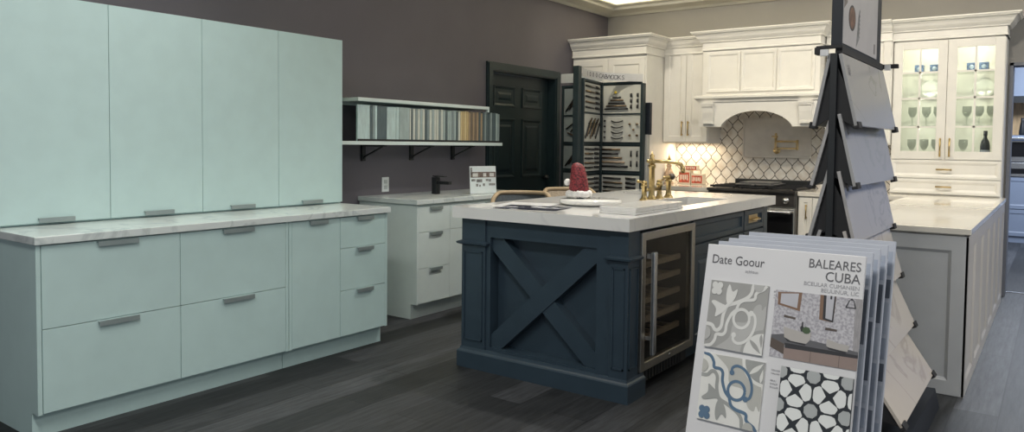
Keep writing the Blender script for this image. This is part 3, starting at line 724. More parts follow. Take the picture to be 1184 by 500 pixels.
# hat
t = thing('santa_hat', 'red sequinned hat with white fur brim standing on the round board', 'hat', (-2.325, 3.885, .95))
hx, hyy = -2.325, 3.885
mb = MB()
prof = [(.058, .975), (.060, 1.0), (.054, 1.05), (.047, 1.10), (.040, 1.135), (.028, 1.155), (.012, 1.163), (0, 1.165)]
mb.lathe(prof, hx, hyy, 24)
for v in mb.bm.verts:
    k = max(0, (v.co.z - 1.0) / .165); v.co.x -= .012 * k * k; v.co.z += .003 * math.sin(30 * v.co.x + 40 * v.co.y)
mb.build('crown_cloth', red_fab, t)
mb = MB(); seg = 40; rr = []
for i in range(seg):
    a = 2 * PI * i / seg; rr.append((hx + .058 * math.cos(a), hyy + .058 * math.sin(a), .9755 + .003 * math.sin(5 * a)))
rr.append(rr[0])
mb.tube(rr, [.021 + .003 * math.sin(i * 2.7) for i in range(seg)] + [.021], 10, caps=False); mb.build('fur_brim', fur, t)
mb = MB(T(hx - .062, hyy - .03, 1.045)); bmesh.ops.create_icosphere(mb.bm, subdivisions=3, radius=.021, matrix=mb.M)
for v in mb.bm.verts: v.co += Vector((random.uniform(-1, 1), random.uniform(-1, 1), random.uniform(-1, 1))) * .0012
for f in mb.bm.faces: f.smooth = True
mb.build('pompom', fur, t)
# printed sheets
mb = MB(Matrix.Translation((-2.50, 3.55, .9155)) @ Matrix.Rotation(.25, 4, 'Z')); mb.box(-.15, .15, -.11, .22, 0, .0012)
single(mb, 'printed_sheet', paper, 'blank glossy white sheet under the floral brochure on the island', 'brochure')
mb = MB(Matrix.Translation((-2.35, 3.46, .9168)) @ Matrix.Rotation(.22, 4, 'Z')); mb.box(-.20, .17, -.13, .12, 0, .0014, 0)
single(mb, 'printed_sheet', floral, 'glossy brochure with dark floral print in front of the round board', 'brochure')

# ------------------------------------------------------------------ stools behind the island
def stool(cx, cy, label, fab, rz):
    t = thing('counter_stool', label, 'stool', (cx, cy, 0), 'stools on the far side of the island')
    top = .935
    seat = MB(T(cx, cy)); seat.lathe([(0, .60), (.17, .60), (.19, .62), (.19, .655), (.17, .675), (0, .68)], 0, 0, 28); seat.build('seat', fab, t)
    mb = MB(T(cx, cy)); n = 22; v = []; f = []
    for i in range(n + 1):
        a = rz + PI - 1.75 + 3.5 * i / n; e = abs(2 * i / n - 1); zt = top - .03 - .10 * max(0, e - .55) ** 1.2 * 2
        for r_, z in ((.19, .64), (.215, zt - .004), (.195, zt - .004), (.172, .66)): v.append((r_ * math.cos(a), r_ * math.sin(a), z))
    for i in range(n):
        for k in range(4): f.append((i * 4 + k, i * 4 + (k + 1) % 4, i * 4 + 4 + (k + 1) % 4, i * 4 + 4 + k))
    f += [(0, 1, 2, 3), (n * 4 + 3, n * 4 + 2, n * 4 + 1, n * 4)]
    mb._new(v, f, 0, True); bk = mb.build('backrest', fab, t)
    mb = MB(T(cx, cy)); pts = []
    for i in range(n + 1):
        a = rz + PI - 1.75 + 3.5 * i / n; e = abs(2 * i / n - 1); zt = top - .03 - .10 * max(0, e - .55) ** 1.2 * 2
        pts.append((.205 * math.cos(a), .205 * math.sin(a), zt + .012))
    a0 = rz + PI - 1.75; a1 = rz + PI + 1.75
    pts = [(.18 * math.cos(a0), .18 * math.sin(a0), .63)] + pts + [(.18 * math.cos(a1), .18 * math.sin(a1), .63)]
    mb.tube(pts, .016, 10); mb.build('rim', tan, bk)
    for k in range(4):
        a = rz + PI / 4 + k * PI / 2
        MB(T(cx, cy)).tube([(.13 * math.cos(a), .13 * math.sin(a), .60), (.20 * math.cos(a), .20 * math.sin(a), 0)], [.016, .011], 10).build('leg', black, t)
    mb = MB(T(cx, cy)); pts = [(.175 * math.cos(2 * PI * k / 24), .175 * math.sin(2 * PI * k / 24), .22) for k in range(25)]; mb.tube(pts, .008, 8, caps=False); mb.build('footrest', black, t)
stool(-3.06, 4.33, 'charcoal counter stool with tan rim behind the island, the nearer of two', grey_fab, -1.0)
stool(-3.06, 4.98, 'taupe counter stool behind the island, the farther of two', tan_fab, -.9)

# ------------------------------------------------------------------ hardware display
t = thing('hardware_display', 'dark three-winged display of cabinet pulls and knobs with white header', 'display stand', (-3.5, 6.25, 0))
pulls = pbr('dark_pull_finish', (.05, .05, .05), .35, .7, .2)
pullsb = pbr('bronze_pull_finish', (.22, .16, .10), .35, .8, .2)
cardm = pbr('grey_white_sample_card', (.52, .52, .47), .6, var=.04)
cardd = pbr('grey_sample_card', (.20, .23, .23), .6, var=.06)
rows = [(1.567, 1.832), (1.298, 1.555), (1.030, 1.262), (.76, .99)]
def wing(Mw, w, ztop, bx0, bx1, card, head, headtxt, styles, side_post=False, seed=1):
    mb = MB(Mw); mb.box(0, w, .005, .03, .06, ztop)                       # back sheet
    mb.box(0, .022, -.03, .005, .06, ztop); mb.box(w - .022, w, -.03, .005, .06, ztop)
    for z in (1.840, 1.561, 1.280, 1.010, .74): mb.box(.022, w - .022, -.022, .005, z - .006 if z < 1.8 else z, z + .006 if z < 1.8 else z + .02)
    mb.box(.022, w - .022, -.03, .005, .06, .74); mb.box(-.01, w + .01, -.12, .16, 0, .06)
    fp = mb.build('frame', rackm, t)
    for k, (z0, z1) in enumerate(rows):
        bd = MB(Mw).box(bx0, bx1, -.012, .004, z0 + .002, z1 - .002).build('sample_board', card, t)
        st = styles[k]; rng = random.Random(seed * 10 + k); W_ = bx1 - bx0; Hh = z1 - z0
        def bar(u0, v0, u1, v1, th, m_):
            a = (bx0 + u0 * W_, -.024, z0 + v0 * Hh); b = (bx0 + u1 * W_, -.024, z0 + v1 * Hh)
            q = MB(Mw); q.tube([a, b], th, 6)
            for p_ in (.12, .88):
                c = [a[i] + (b[i] - a[i]) * p_ for i in range(3)]; q.tube([(c[0], -.012, c[2]), tuple(c)], th * .8, 6)
            q.build('pull', m_, bd)
        def knob(u, v, r_, m_):
            q = MB(Mw); c = (bx0 + u * W_, 0, z0 + v * Hh); q.tube([(c[0], -.012, c[2]), (c[0], -.022, c[2]), (c[0], -.024, c[2]), (c[0], -.034, c[2])], [r_ * .5, r_ * .5, r_, r_ * .8], 10); q.build('knob', m_, bd)
        if st == 'pyramid':
            for i, (a, b) in enumerate(((.30, .50), (.24, .56), (.19, .60), (.13, .64), (.09, .68))): bar(a, .56 - i * .1, b, .56 - i * .1, .008, (pulls, pullsb)[i % 2])
            knob(.37, .74, .014, pbr('yellow_sticker', (.75, .55, .05), .4))
            for u in (.76, .92):
                for v in (.22, .42, .62): bar(u, v - .05, u, v + .06, .010, pulls)
        elif st == 'arcs':
            for v in (.18, .38, .58, .78):
                q = MB(Mw); q.tube([(bx0 + (.26 + .3 * i / 6) * W_, -.018 - .012 * math.sin(PI * i / 6), z0 + (v - .06 * math.sin(PI * i / 6)) * Hh) for i in range(7)], .006, 6); q.build('pull', pulls, bd)
                knob(.1, v, .010, pulls)
            for u, v in ((.74, .65), (.92, .65), (.83, .45), (.74, .25), (.92, .25)): knob(u, v, .012, pullsb)
        elif st == 'bars':
            for i, (a, b) in enumerate(((.04, .5), (.04, .45), (.04, .55), (.04, .62), (.04, .70))): bar(a, .86 - i * .17, b, .86 - i * .17, .010, (pullsb, pulls, pullsb, wood, pulls)[i])
            for u in (.78, .93):
                for v in (.3, .7): bar(u, v - .12, u, v + .12, .008, pulls)
        elif st == 'diag':
            for i in range(7): bar(.06 + i * .10, .12 + (i % 3) * .08, .34 + i * .10, .72 + (i % 2) * .12, .007, (pulls, pullsb)[i % 2])
        elif st == 'cross':
            for i in range(4): bar(.08 + i * .13, .50 - i * .10, .45 + i * .13, .90 - i * .10, .007, pulls)
            for i in range(3): bar(.12 + i * .12, .36 + i * .12, .50 + i * .1, .10 + i * .12, .007, pullsb)
        else:
            for i in range(5): bar(.08, .88 - i * .18, .5 + rng.random() * .1, .86 - i * .18, .009, (pulls, pullsb)[i % 2]); bar(.66, .88 - i * .18, .9, .86 - i * .18, .012, pulls)
    return fp
# main wing faces the camera; side wing runs towards it; third wing to the left
Mm = T(-3.548, 6.30); wing(Mm, .458, 1.84, .024, .434, cardm, None, None, ('pyramid', 'arcs', 'bars', 'list'), seed=1)
P0, P1 = Vector((-3.43, 5.74)), Vector((-3.535, 6.27)); ang = math.atan2(P1.y - P0.y, P1.x - P0.x); wl = (P1 - P0).length
Mw = Matrix.Translation((P0.x, P0.y, 0)) @ Matrix.Rotation(ang, 4, 'Z')
wing(Mw, wl, 1.86, .04, wl - .03, cardm, None, None, ('list', 'diag', 'list', 'list'), seed=2)
MB().box(-3.472, -3.418, 5.675, 5.732, 0, 1.962, 0, .003).build('post', rackm, t)
Ml = T(-4.06, 6.45); wing(Ml, .45, 1.86, .022, .428, cardd, None, None, ('diag', 'cross', 'diag', 'cross'), seed=3)
# header bands
mb = MB(); N_ = 14; v = []; f = []
hp = []
A0, A1, A2 = Vector((-3.414, 5.735, 1.895)), Vector((-3.56, 6.28, 1.895)), Vector((-3.09, 6.268, 1.870))
for i in range(N_ + 1):
    q = i / N_; p = A0 * (1 - q) ** 2 + A1 * 2 * q * (1 - q) + A2 * q * q; hp.append(p)
for p in hp: v += [(p.x, p.y, p.z - .018), (p.x, p.y, p.z + .052), (p.x - .006, p.y + .012, p.z + .052), (p.x - .006, p.y + .012, p.z - .018)]
for i in range(N_):
    for k in range(4): f.append((i * 4 + k, i * 4 + (k + 1) % 4, i * 4 + 4 + (k + 1) % 4, i * 4 + 4 + k))
f += [(0, 1, 2, 3), (N_ * 4 + 3, N_ * 4 + 2, N_ * 4 + 1, N_ * 4)]
mb._new(v, f); hb = mb.build('header', pbr('white_header_card', (.52, .52, .52), .5), t)
# lettering follows the curved header
def letters(txt, q0, q1, size, mat, base=-.004):
    n = len(txt); b_ = _base(hb)
    for i, ch in enumerate(txt):
        if ch == ' ': continue
        q = q0 + (q1 - q0) * i / max(1, n - 1)
        p = A0 * (1 - q) ** 2 + A1 * 2 * q * (1 - q) + A2 * q * q
        dq = (A1 - A0) * 2 * (1 - q) + (A2 - A1) * 2 * q
        dx = Vector((dq.x, dq.y, 0)).normalized(); nn = Vector((dx.y, -dx.x, 0))
        R_ = Matrix(((dx.x, 0, nn.x, 0), (dx.y, 0, nn.y, 0), (0, 1, 0, 0), (0, 0, 0, 1)))
        pos = p + nn * .002 + Vector((0, 0, base)) - b_
        text_mesh(ch, size, Matrix.Translation(pos) @ R_, mat, 'letter', hb, 'CENTER')
letters('1000', .13, .33, .058, ink); letters('CABWOOKS', .40, .76, .058, ink, -.006)
h2 = MB().box(-4.06, -3.60, 6.405, 6.418, 1.885, 1.975).build('header', pbr('grey_header_card', (.45, .47, .47), .5), t)
b_ = _base(h2)
text_mesh('P', .055, Matrix.Translation(Vector((-3.845, 6.404, 1.91)) - b_) @ Matrix.Rotation(PI / 2, 4, 'X'), ink, 'letter', h2, 'CENTER')
MB().box(-3.105, -3.058, 6.36, 6.40, 1.37, 1.665).build('rear_panel', postm, t)
MB().box(-3.105, -3.072, 6.335, 6.39, 0, 1.37).build('rear_post', trimgrey, t)

# ------------------------------------------------------------------ left wall: shelf with sample boards
t = thing('wall_shelf', 'long pale two-tier wall shelf of sample boards above the vanity', 'shelf', (-4.12, 4.4, 1.278))
sxf = XL + .30
MB().box(XL + .001, sxf, 3.38, 5.324, 1.254, 1.280, 0, .003).build('lower_board', aqua2, t)
MB().box(XL + .001, sxf, 3.633, 5.133, 1.562, 1.588, 0, .003).build('upper_board', aqua2, t)
mb = MB(); mb.box(sxf - .012, sxf - .004, 3.64, 5.30, 1.2805, 1.296); mb.build('lip', black, t)
mb = MB(); mb.box(sxf - .02, sxf - .001, 5.108, 5.132, 1.54, 1.562); mb.box(XL + .001, XL + .02, 3.64, 5.13, 1.545, 1.561); mb.build('cleat', aqua2, t)
for y in (3.95, 4.475, 4.99):
    mb = MB(); mb.box(XL + .001, XL + .02, y - .018, y + .018, 1.13, 1.254); mb.box(XL + .02, sxf - .05, y - .012, y + .012, 1.242, 1.254); mb.tube([(XL + .018, y, 1.16), (sxf - .08, y, 1.243)], .007, 8); mb.tube([(XL + .02, y, 1.15), (XL + .026, y, 1.15)], .009, 10)
    mb.build('bracket', black, t)
seq = [(.105, 'pale'), (.022, 'slate'), (.02, 'grey'), (.022, 'pale'), (.085, 'slate'), (.085, 'pale'), (.03, 'pale'), (.10, 'mist'), (.016, 'ivory'), (.016, 'slate')]
seq += [(.024, c) for c in ('ivory', 'grey', 'ivory', 'mist', 'ivory', 'slate', 'grey', 'ivory', 'mist', 'ivory', 'ivory', 'grey', 'ivory', 'mist', 'slate', 'mist', 'mist', 'grey', 'mist', 'slate', 'ivory')]
seq += [(.024, c) for c in ('straw', 'honey', 'straw', 'honey', 'tan', 'umber', 'tan', 'umber', 'tan', 'slate', 'tan', 'slate', 'grey', 'slate', 'slate', 'grey', 'slate', 'slate', 'mist', 'grey')]
cols = dict(pale=(.52, .66, .65), slate=(.10, .14, .15), grey=(.26, .32, .32), mist=(.38, .47, .46), ivory=(.62, .65, .58), straw=(.66, .54, .30), honey=(.56, .42, .21), tan=(.38, .28, .18), umber=(.20, .16, .12))
words_ = dict(pale='pale aqua', slate='dark slate', grey='mid grey', mist='misty grey-green', ivory='ivory', straw='straw yellow', honey='honey brown', tan='tan', umber='dark umber')
cm = {k: pbr('sample_finish_' + k, v, .35, var=.1, scale=12, stretch=(4, 4, 1)) for k, v in cols.items()}
tot = sum(w for w, _ in seq); yq = 3.645; k_ = 1.655 / tot
ordn = lambda n: ['first', 'second', 'third', 'fourth', 'fifth', 'sixth', 'seventh', 'eighth', 'ninth', 'tenth', 'eleventh', 'twelfth'][n]
cnt = {}
ntot = {}
for w, c in seq: ntot[c] = ntot.get(c, 0) + 1
for i, (w, c) in enumerate(seq):
    w *= k_; n = cnt.get(c, 0); cnt[c] = n + 1
    h = .255 + random.uniform(-.006, .004); dpt = (.018, .05, .07, .09, .11)[i] if i < 5 else .225 + random.uniform(-.008, .006)
    mb = MB(); mb.box(sxf - .016 - dpt, sxf - .016, yq + .0015, yq + w - .0015, 1.2806, 1.2806 + h, 0, .0015)
    lab = '%s %s sample board from the left on the wall shelf' % (ordn(n), words_[c]) if n != ntot[c] - 1 else 'rightmost %s sample board standing on the wall shelf' % words_[c]
    single(mb, 'sample_board', cm[c], lab, 'sample', 'sample boards on the wall shelf'); yq += w

# ------------------------------------------------------------------ left wall: vanity and drawer cabinets
def edge_pull(parent, Mc, a, b, z):
    mb = MB(Mc); mb.prism([(-.021, z), (-.036, z), (-.036, z - .022), (-.032, z - .022), (-.032, z - .004), (-.021, z - .004)], a, b, 'x'); mb.build('pull', aqua2 if False else pullgrey, parent)
pullgrey = pbr('satin_grey_edge_pull', (.30, .36, .36), .4, .4)
def slab_cab(name, label, xf, y0, y1, top, units, mat, cat='cabinet'):
    """slab-fronted base cabinet on the left wall; units = [(y0,y1,[z splits])]"""
    t = thing(name, label, cat, ((xf + XL) / 2, (y0 + y1) / 2, 0))
    mb = MB(); mb.box(XL + .001, xf - .021, y0 + .018, y1 - .018, .11, top); mb.box(XL + .001, xf - .06, y0 + .018, y1 - .018, 0, .11); mb.build('body', mat, t)
    for q in (y0, y1 - .018):
        mb = MB(); mb.prism([(XL + .001, 0), (xf - .06, 0), (xf - .06, .11), (xf - .0, .11), (xf - .0, top), (XL + .001, top)], q, q + .018, 'y'); mb.build('side_panel', mat, t)
    Mc = faceX(xf - .021, 0)
    for a, b, zs in units:
        for z0, z1 in zs:
            nm = 'drawer' if z1 - z0 < .5 else 'door'
            dd = MB(Mc).box(a + .0015, b - .0015, -.021, 0, z0 + .0015, z1 - .0015, 0, .0012).build(nm, mat, t)
            c = (a + b) / 2; hw = .075 if b - a < .5 else .1; edge_pull(dd, Mc, c - hw + .02, c + hw, z1 - .004)
    return t
slab_cab('vanity_cabinet', 'pale slab-front vanity cabinet with three drawers behind the island', -3.680, 3.922, 5.30, .83, [(3.94, 4.28, [(.112, .366), (.366, .628), (.628, .812)]), (4.28, 5.28, [(.112, .628), (.628, .812)])], aqua2)
mb = MB(); mb.box(XL + .001, -3.665, 3.905, 5.34, .8305, .865, 0, .003)
single(mb, 'countertop', quartz3, 'pale quartz countertop on the vanity under the wall shelf', 'countertop')
slab_cab('drawer_cabinet', 'pale aqua slab-front drawer cabinet at the near end of the left wall', -3.418, 2.62, 3.37, .83, [(2.985, 3.352, [(.112, .386), (.386, .639), (.639, .826)]), (2.638, 2.985, [(.112, .826)])], aqua)
slab_cab('drawer_cabinet', 'wide pale aqua slab-front cabinet nearest the camera on the left wall', -3.418, 1.35, 2.616, .83, [(1.37, 1.985, [(.112, .47), (.47, .826)]), (1.985, 2.598, [(.112, .47), (.47, .826)])], aqua)
mb = MB(); mb.box(XL + .001, -3.40, 1.34, 3.385, .8305, .865, 0, .003)
single(mb, 'countertop', quartz3, 'pale countertop on the drawer cabinets at the near left wall', 'countertop')
t = thing('tall_hutch', 'tall pale aqua hutch standing on the counter at the near left wall', 'cabinet', (-4.06, 2.35, .8655))
xf = -3.872
mb = MB(); mb.box(XL + .001, xf, 1.36, 3.384, .8655, 1.945, 0, .002); mb.build('body', aqua, t)
Mc = faceX(xf, 0)
for k in range(4):
    a = 1.364 + k * .5045; dd = MB(Mc).box(a + .0015, a + .5045 - .0015, -.021, 0, .8755, 1.942, 0, .0012).build('door', aqua, t); edge_pull(dd, faceX(xf - .0, 0), a + .17, a + .33, .90)

# outlet, vanity faucet, tablet-like card
t = thing('wall_outlet', 'white outlet plate on the mauve wall above the vanity counter', 'outlet', (XL, 4.19, .94))
Mo = faceX(XL, 4.19)
MB(Mo).box(-.037, .037, -.006, -.0005, .885, 1.0, 0, .002).build('cover_plate', pbr('white_plastic', (.72, .76, .76), .4), t)
mb = MB(Mo)
for z in (.92, .965): mb.box(-.016, .016, -.0085, -.0055, z - .015, z + .015, 0, .003)
mb.build('sockets', pbr('grey_plastic', (.5, .54, .54), .4), t)
t = thing('vanity_faucet', 'matt black square faucet standing on the vanity counter', 'faucet', (-4.0, 4.47, .8655))
fx_, fy_ = -4.02, 4.50
MB().box(fx_ - .024, fx_ + .024, fy_ - .024, fy_ + .024, .8655, 1.0, 0, .003).build('column', black, t)
MB().box(fx_ + .02, fx_ + .15, fy_ - .02, fy_ + .02, .945, .97, 0, .003).build('spout', black, t)
mb = MB(); mb.box(fx_ - .02, fx_ + .10, fy_ - .018, fy_ + .018, 1.004, 1.012, 0, .002); mb.box(fx_ - .01, fx_ + .01, fy_ - .01, fy_ + .01, 1.0, 1.005); mb.build('lever', black, t)
t = thing('display_card', 'upright white card printed with a kitchen photo on the vanity counter', 'display card', (-3.86, 4.83, .8655))
a = Vector((-3.80, 4.668)); b = Vector((-3.72, 4.905)); ang = math.atan2(b.y - a.y, b.x - a.x); w = (b - a).length
Mk = Matrix.Translation((a.x, a.y, .8675)) @ Matrix.Rotation(ang, 4, 'Z') @ Matrix.Rotation(-.07, 4, 'X')
MB(Mk).box(0, w, 0, .006, 0, .222).build('card', pbr('card_white', (.68, .74, .74), .4), t)
mb = MB(Mk); mb.prism([(.004, 0), (.006, .0), (.07, 0), (.008, .12), (.004, .12)], w * .4, w * .6, 'x'); mb.build('stand', pbr('card_grey', (.4, .44, .44), .5), t)
mb = MB(Mk)
mb.box(.012, w - .004, -.0008, 0, .130, .175, 0); mb.box(.004, .012 + .01, -.0008, 0, .13, .21, 1)
for u0, u1 in ((.1, .3), (.5, .62), (.75, .92)): mb.box(u0 * w, u1 * w, -.0014, -.0007, .137, .165, 2)
for u0, u1, z0, z1 in ((.05, .2, .10, .118), (.24, .46, .092, .116), (.6, .7, .10, .118), (.72, .8, .095, .116), (.22, .3, .058, .08), (.34, .4, .055, .072), (.48, .56, .06, .082), (.72, .96, .064, .082)): mb.box(u0 * w, u1 * w, -.0008, 0, z0, z1, 1)
mb.build('print', [pbr('brown_print', (.16, .12, .10), .5, var=.4, scale=60), pbr('grey_print', (.22, .22, .21), .5, var=.4, scale=70), pbr('light_print', (.6, .6, .57), .5)], t)

# ------------------------------------------------------------------ slab sample tower
t = thing('sample_tower', 'navy-black two-sided display tower holding tilted stone sample slabs', 'display stand', (-.725, 3.65, 0))
MB().box(-.746, -.7215, 3.18, 4.03, .09, 1.645, 0, .002).build('spine', postm, t)
mb = MB(); mb.box(-.748, -.7215, 3.166, 3.1795, .09, 1.644, 0, .002); mb.build('spine_rib', black, t)
mb = MB(); mb.prism([(-1.01, 0), (-.435, 0), (-.455, .09), (-.99, .09)], 3.20, 4.19, 'y'); mb.build('base', postm, t)
sg = MB().box(-.748, -.7065, 3.172, 3.95, 1.675, 2.25, 0, .002).build('sign_box', postm, t)
mb = MB(); mb.box(-.7065, -.704, 3.176, 3.845, 1.682, 2.245); sp_ = mb.build('sign_panel', pbr('grey_white_sign_print', (.47, .45, .45), .4, var=.03), sg)
b_ = _base(sg)
def sign_pts(lst, xo): return [(xo, y, z) for y, z in lst]
def ell(cy, cz, ry, rz, n=24): return [(cy + ry * math.cos(2 * PI * k / n), cz + rz * math.sin(2 * PI * k / n)) for k in range(n)]
mb = MB()
xo = -.7035
mb.prism(ell(3.325, 1.800, .062, .052), xo - .0006, xo, 'x', 0); mb.prism(ell(3.325, 1.80, .05, .043), xo, xo + .0004, 'x', 1)
for i in range(7):
    z = 1.72 + i * .018; y = 3.43 + i * .004
    mb.prism([(y - .02, z - .03), (y + .045 - i * .004, z + .02), (y + .03 - i * .004, z + .026), (y - .02, z - .015)], xo - .0006, xo, 'x', 2)
mb.prism([(3.18, 1.82), (3.235, 1.85), (3.22, 1.95), (3.18, 1.97)], xo - .0006, xo, 'x', 3)
mb.prism(ell(3.28, 2.0, .035, .05), xo - .0006, xo, 'x', 2); mb.prism(ell(3.66, 1.99, .03, .05), xo - .0006, xo, 'x', 3)
for i in range(4): mb.prism([(3.69 + i * .012, 1.93 + i * .02), (3.76 + i * .01, 1.95 + i * .02), (3.76 + i * .01, 1.96 + i * .02), (3.69 + i * .012, 1.94 + i * .02)], xo - .0006, xo, 'x', 2)
mb.prism([(3.775, 1.70), (3.80, 1.70), (3.80, 1.745), (3.775, 1.745)], xo - .0006, xo, 'x', 3)
mb.build('sign_artwork', [pbr('dark_oval_rim', (.05, .045, .045), .5), pbr('brown_oval', (.17, .09, .06), .5, var=.4, scale=30), pbr('grey_leaf_print', (.22, .22, .22), .5, var=.3, scale=50), pbr('taupe_print', (.16, .14, .13), .5)], sg)
mb = MB(); mb.box(-.800, -.70, 3.155, 3.1655, 1.660, 1.674, 0, .003); mb.box(-.805, -.785, 3.15, 3.20, 1.64, 1.668, 0, .003); mb.build('top_bar', rubber, t)
mb = MB(); mb.box(-.72, -.640, 4.02, 4.05, 1.655, 1.6745, 0, .003); mb.box(-.7305, -.705, 3.173, 4.0195, 1.6455, 1.6745); mb.build('top_bar', rubber, t)
MB().box(-.784, -.752, 3.152, 3.164, 1.632, 1.659, 0, .003).build('clip', paper, t); MB().box(-.70, -.672, 4.018, 4.03, 1.645, 1.672, 0, .003).build('clip', paper, t)
RS = [(-.640, 1.358, 13), (-.638, 1.120, 13), (-.634, .893, 13), (-.592, .660, 16), (-.530, .430, 25), (-.445, .205, 34)]
LS = [(-.812, 1.358, 11), (-.815, 1.118, 14), (-.818, .905, 14), (-.86, .66, 17), (-.925, .43, 25), (-1.0, .21, 33)]
rl = ('topmost tilted grey-white sample slab on the right of the tower', 'second slab from the top on the right of the tower', 'third slab from the top on the right of the tower', 'fourth slab down on the right of the tower, cream toned', 'fifth slab down on the right of the tower, warm marble', 'lowest slab on the right of the tower, just above its base')
ll = ('topmost edge-on slab on the left of the tower', 'second edge-on slab from the top on the left of the tower', 'third edge-on slab from the top on the left of the tower', 'fourth slab down on the left of the tower, behind the tile boards', 'fifth slab down on the left of the tower, behind the tile boards', 'lowest slab on the left of the tower, behind the tile boards')
SL = .292
for side, lst, labs in ((1, RS, rl), (-1, LS, ll)):
    for i, (xb, zb, an) in enumerate(lst):
        a = math.radians(an); hh = SL
        # local: x along +Y, y outward normal, z up the slab
        R_ = Matrix.Translation((xb, 3.17, zb)) @ Matrix.Rotation(-side * a, 4, 'Y')
        mb = MB(R_); th = .013
        mb.box(-th if side > 0 else 0, 0 if side > 0 else th, 0, .86, 0, hh, 0, .0015)
        o = single(mb, 'stone_slab', slab_m[i] if side > 0 else slab_m[(i + 1) % 3], labs[i], 'sample', 'stone sample slabs on the tower', base=(xb, 3.6, zb))
        if side > 0 and i < 4:
            mb = MB(R_); 
            mb.box(0, .0008, .045, .085, hh - .085, hh - .05); mb.box(0, .0008, .04, .09, hh - .045, hh - .043); sx_ = mb.build('sticker', pbr('slab_sticker_print', (.20, .19, .19), .6, var=.7, scale=120), o, local=True)
            sx_.data.transform(Matrix.Translation(-Vector((xb, 3.6, zb))))
        else:
            mb = MB(R_); xs_ = (.0135, .0145) if side < 0 else (-.0145, -.0135)
        # cradle: bottom lip at both ends and a strut back to the spine
        x_in, x_out = (-.016, .006) if side > 0 else (-.006, .016)
        Ri = R_.inverted()
        for y0, y1, yy in ((-.012, .05, .02), (.815, .872, .84)):
            mb2 = MB(R_); mb2.box(x_in, x_out, y0, y1, -.012, -.0005, 0, .003)
            if side > 0: mb2.box(.0006, .007, y0, y1, -.012, .014, 0, .002)
            else: mb2.box(-.007, -.0006, y0, y1, -.012, .014, 0, .002)
            sx_ = -.7215 if side > 0 else -.746
            sl = R_ @ Vector((-.0135 if side > 0 else .0135, yy, -.001)); sm = R_ @ Vector((-.0145 if side > 0 else .0145, yy, .16))
            ya = 3.17 + yy
            P4 = [Vector((sx_, ya, min(zb + .23, 1.64))), Vector((sx_, ya, max(zb + .03, .1))), sl, sm]
            mb2.M = Matrix.Identity(4); mb2._new([tuple(p + Vector((0, d_, 0))) for d_ in (-.003, .003) for p in P4], [(0, 1, 2, 3), (7, 6, 5, 4), (0, 4, 5, 1), (1, 5, 6, 2), (2, 6, 7, 3), (3, 7, 4, 0)])
            mb2.build('cradle', rubber, t)
        if side < 0:
            mb3 = MB(R_); mb3.box(.014, .028, .03, .10, .10, .175, 0, .003); mb3.build('clip', rubber, t)

# ------------------------------------------------------------------ tile sample boards in the foreground
h = Vector((.99662354, -.08011236, .01798706)); n_ = Vector((.08203858, .96267949, -.25791059)); u_ = Vector((.00334605, .2585154, .96600134))
h.normalize(); u_ = (u_ - h * u_.dot(h)).normalized(); bk = u_.cross(h).normalized()
BW, BH = .432, .86
C0 = Vector((0, 0, H))
def board_matrix(k):
    tl = C0 + ray(819.4 + 11.7 * k, 282 - 3.5 * k) * (2.2 + .055 * k)
    o = tl - u_ * BH
    return Matrix(((h.x, bk.x, u_.x, o.x), (h.y, bk.y, u_.y, o.y), (h.z, bk.z, u_.z, o.z), (0, 0, 0, 1)))
tileA = dict(bg=pbr('tile_grey_glaze', (.34, .34, .33), .35, var=.05), lt=pbr('tile_pale_glaze', (.68, .68, .66), .35, var=.04), md=pbr('tile_mid_glaze', (.44, .44, .43), .35, var=.04))
tileB = dict(bg=pbr('cement_white', (.72, .72, .69), .45, var=.04), lt=pbr('cement_grey', (.33, .34, .33), .45, var=.06), bl=pbr('cement_blue', (.10, .17, .26), .45, var=.08), md=pbr('cement_beige', (.46, .46, .43), .45, var=.05))
tblack = pbr('tile_black', (.020, .024, .03), .35); twhite = pbr('tile_white', (.74, .76, .75), .35, var=.02); tgrey = pbr('tile_soft_grey', (.40, .42, .42), .35, var=.03)

def spline(P, n=8):
    out = []; Q = [P[0]] + list(P) + [P[-1]]
    for i in range(1, len(Q) - 2):
        p0, p1, p2, p3 = Q[i - 1], Q[i], Q[i + 1], Q[i + 2]
        for k in range(n):
            t_ = k / n
            out.append(tuple(.5 * ((2 * p1[j]) + (-p0[j] + p2[j]) * t_ + (2 * p0[j] - 5 * p1[j] + 4 * p2[j] - p3[j]) * t_ ** 2 + (-p0[j] + 3 * p1[j] - 3 * p2[j] + p3[j]) * t_ ** 3) for j in (0, 1)))
    out.append(tuple(P[-1])); return out

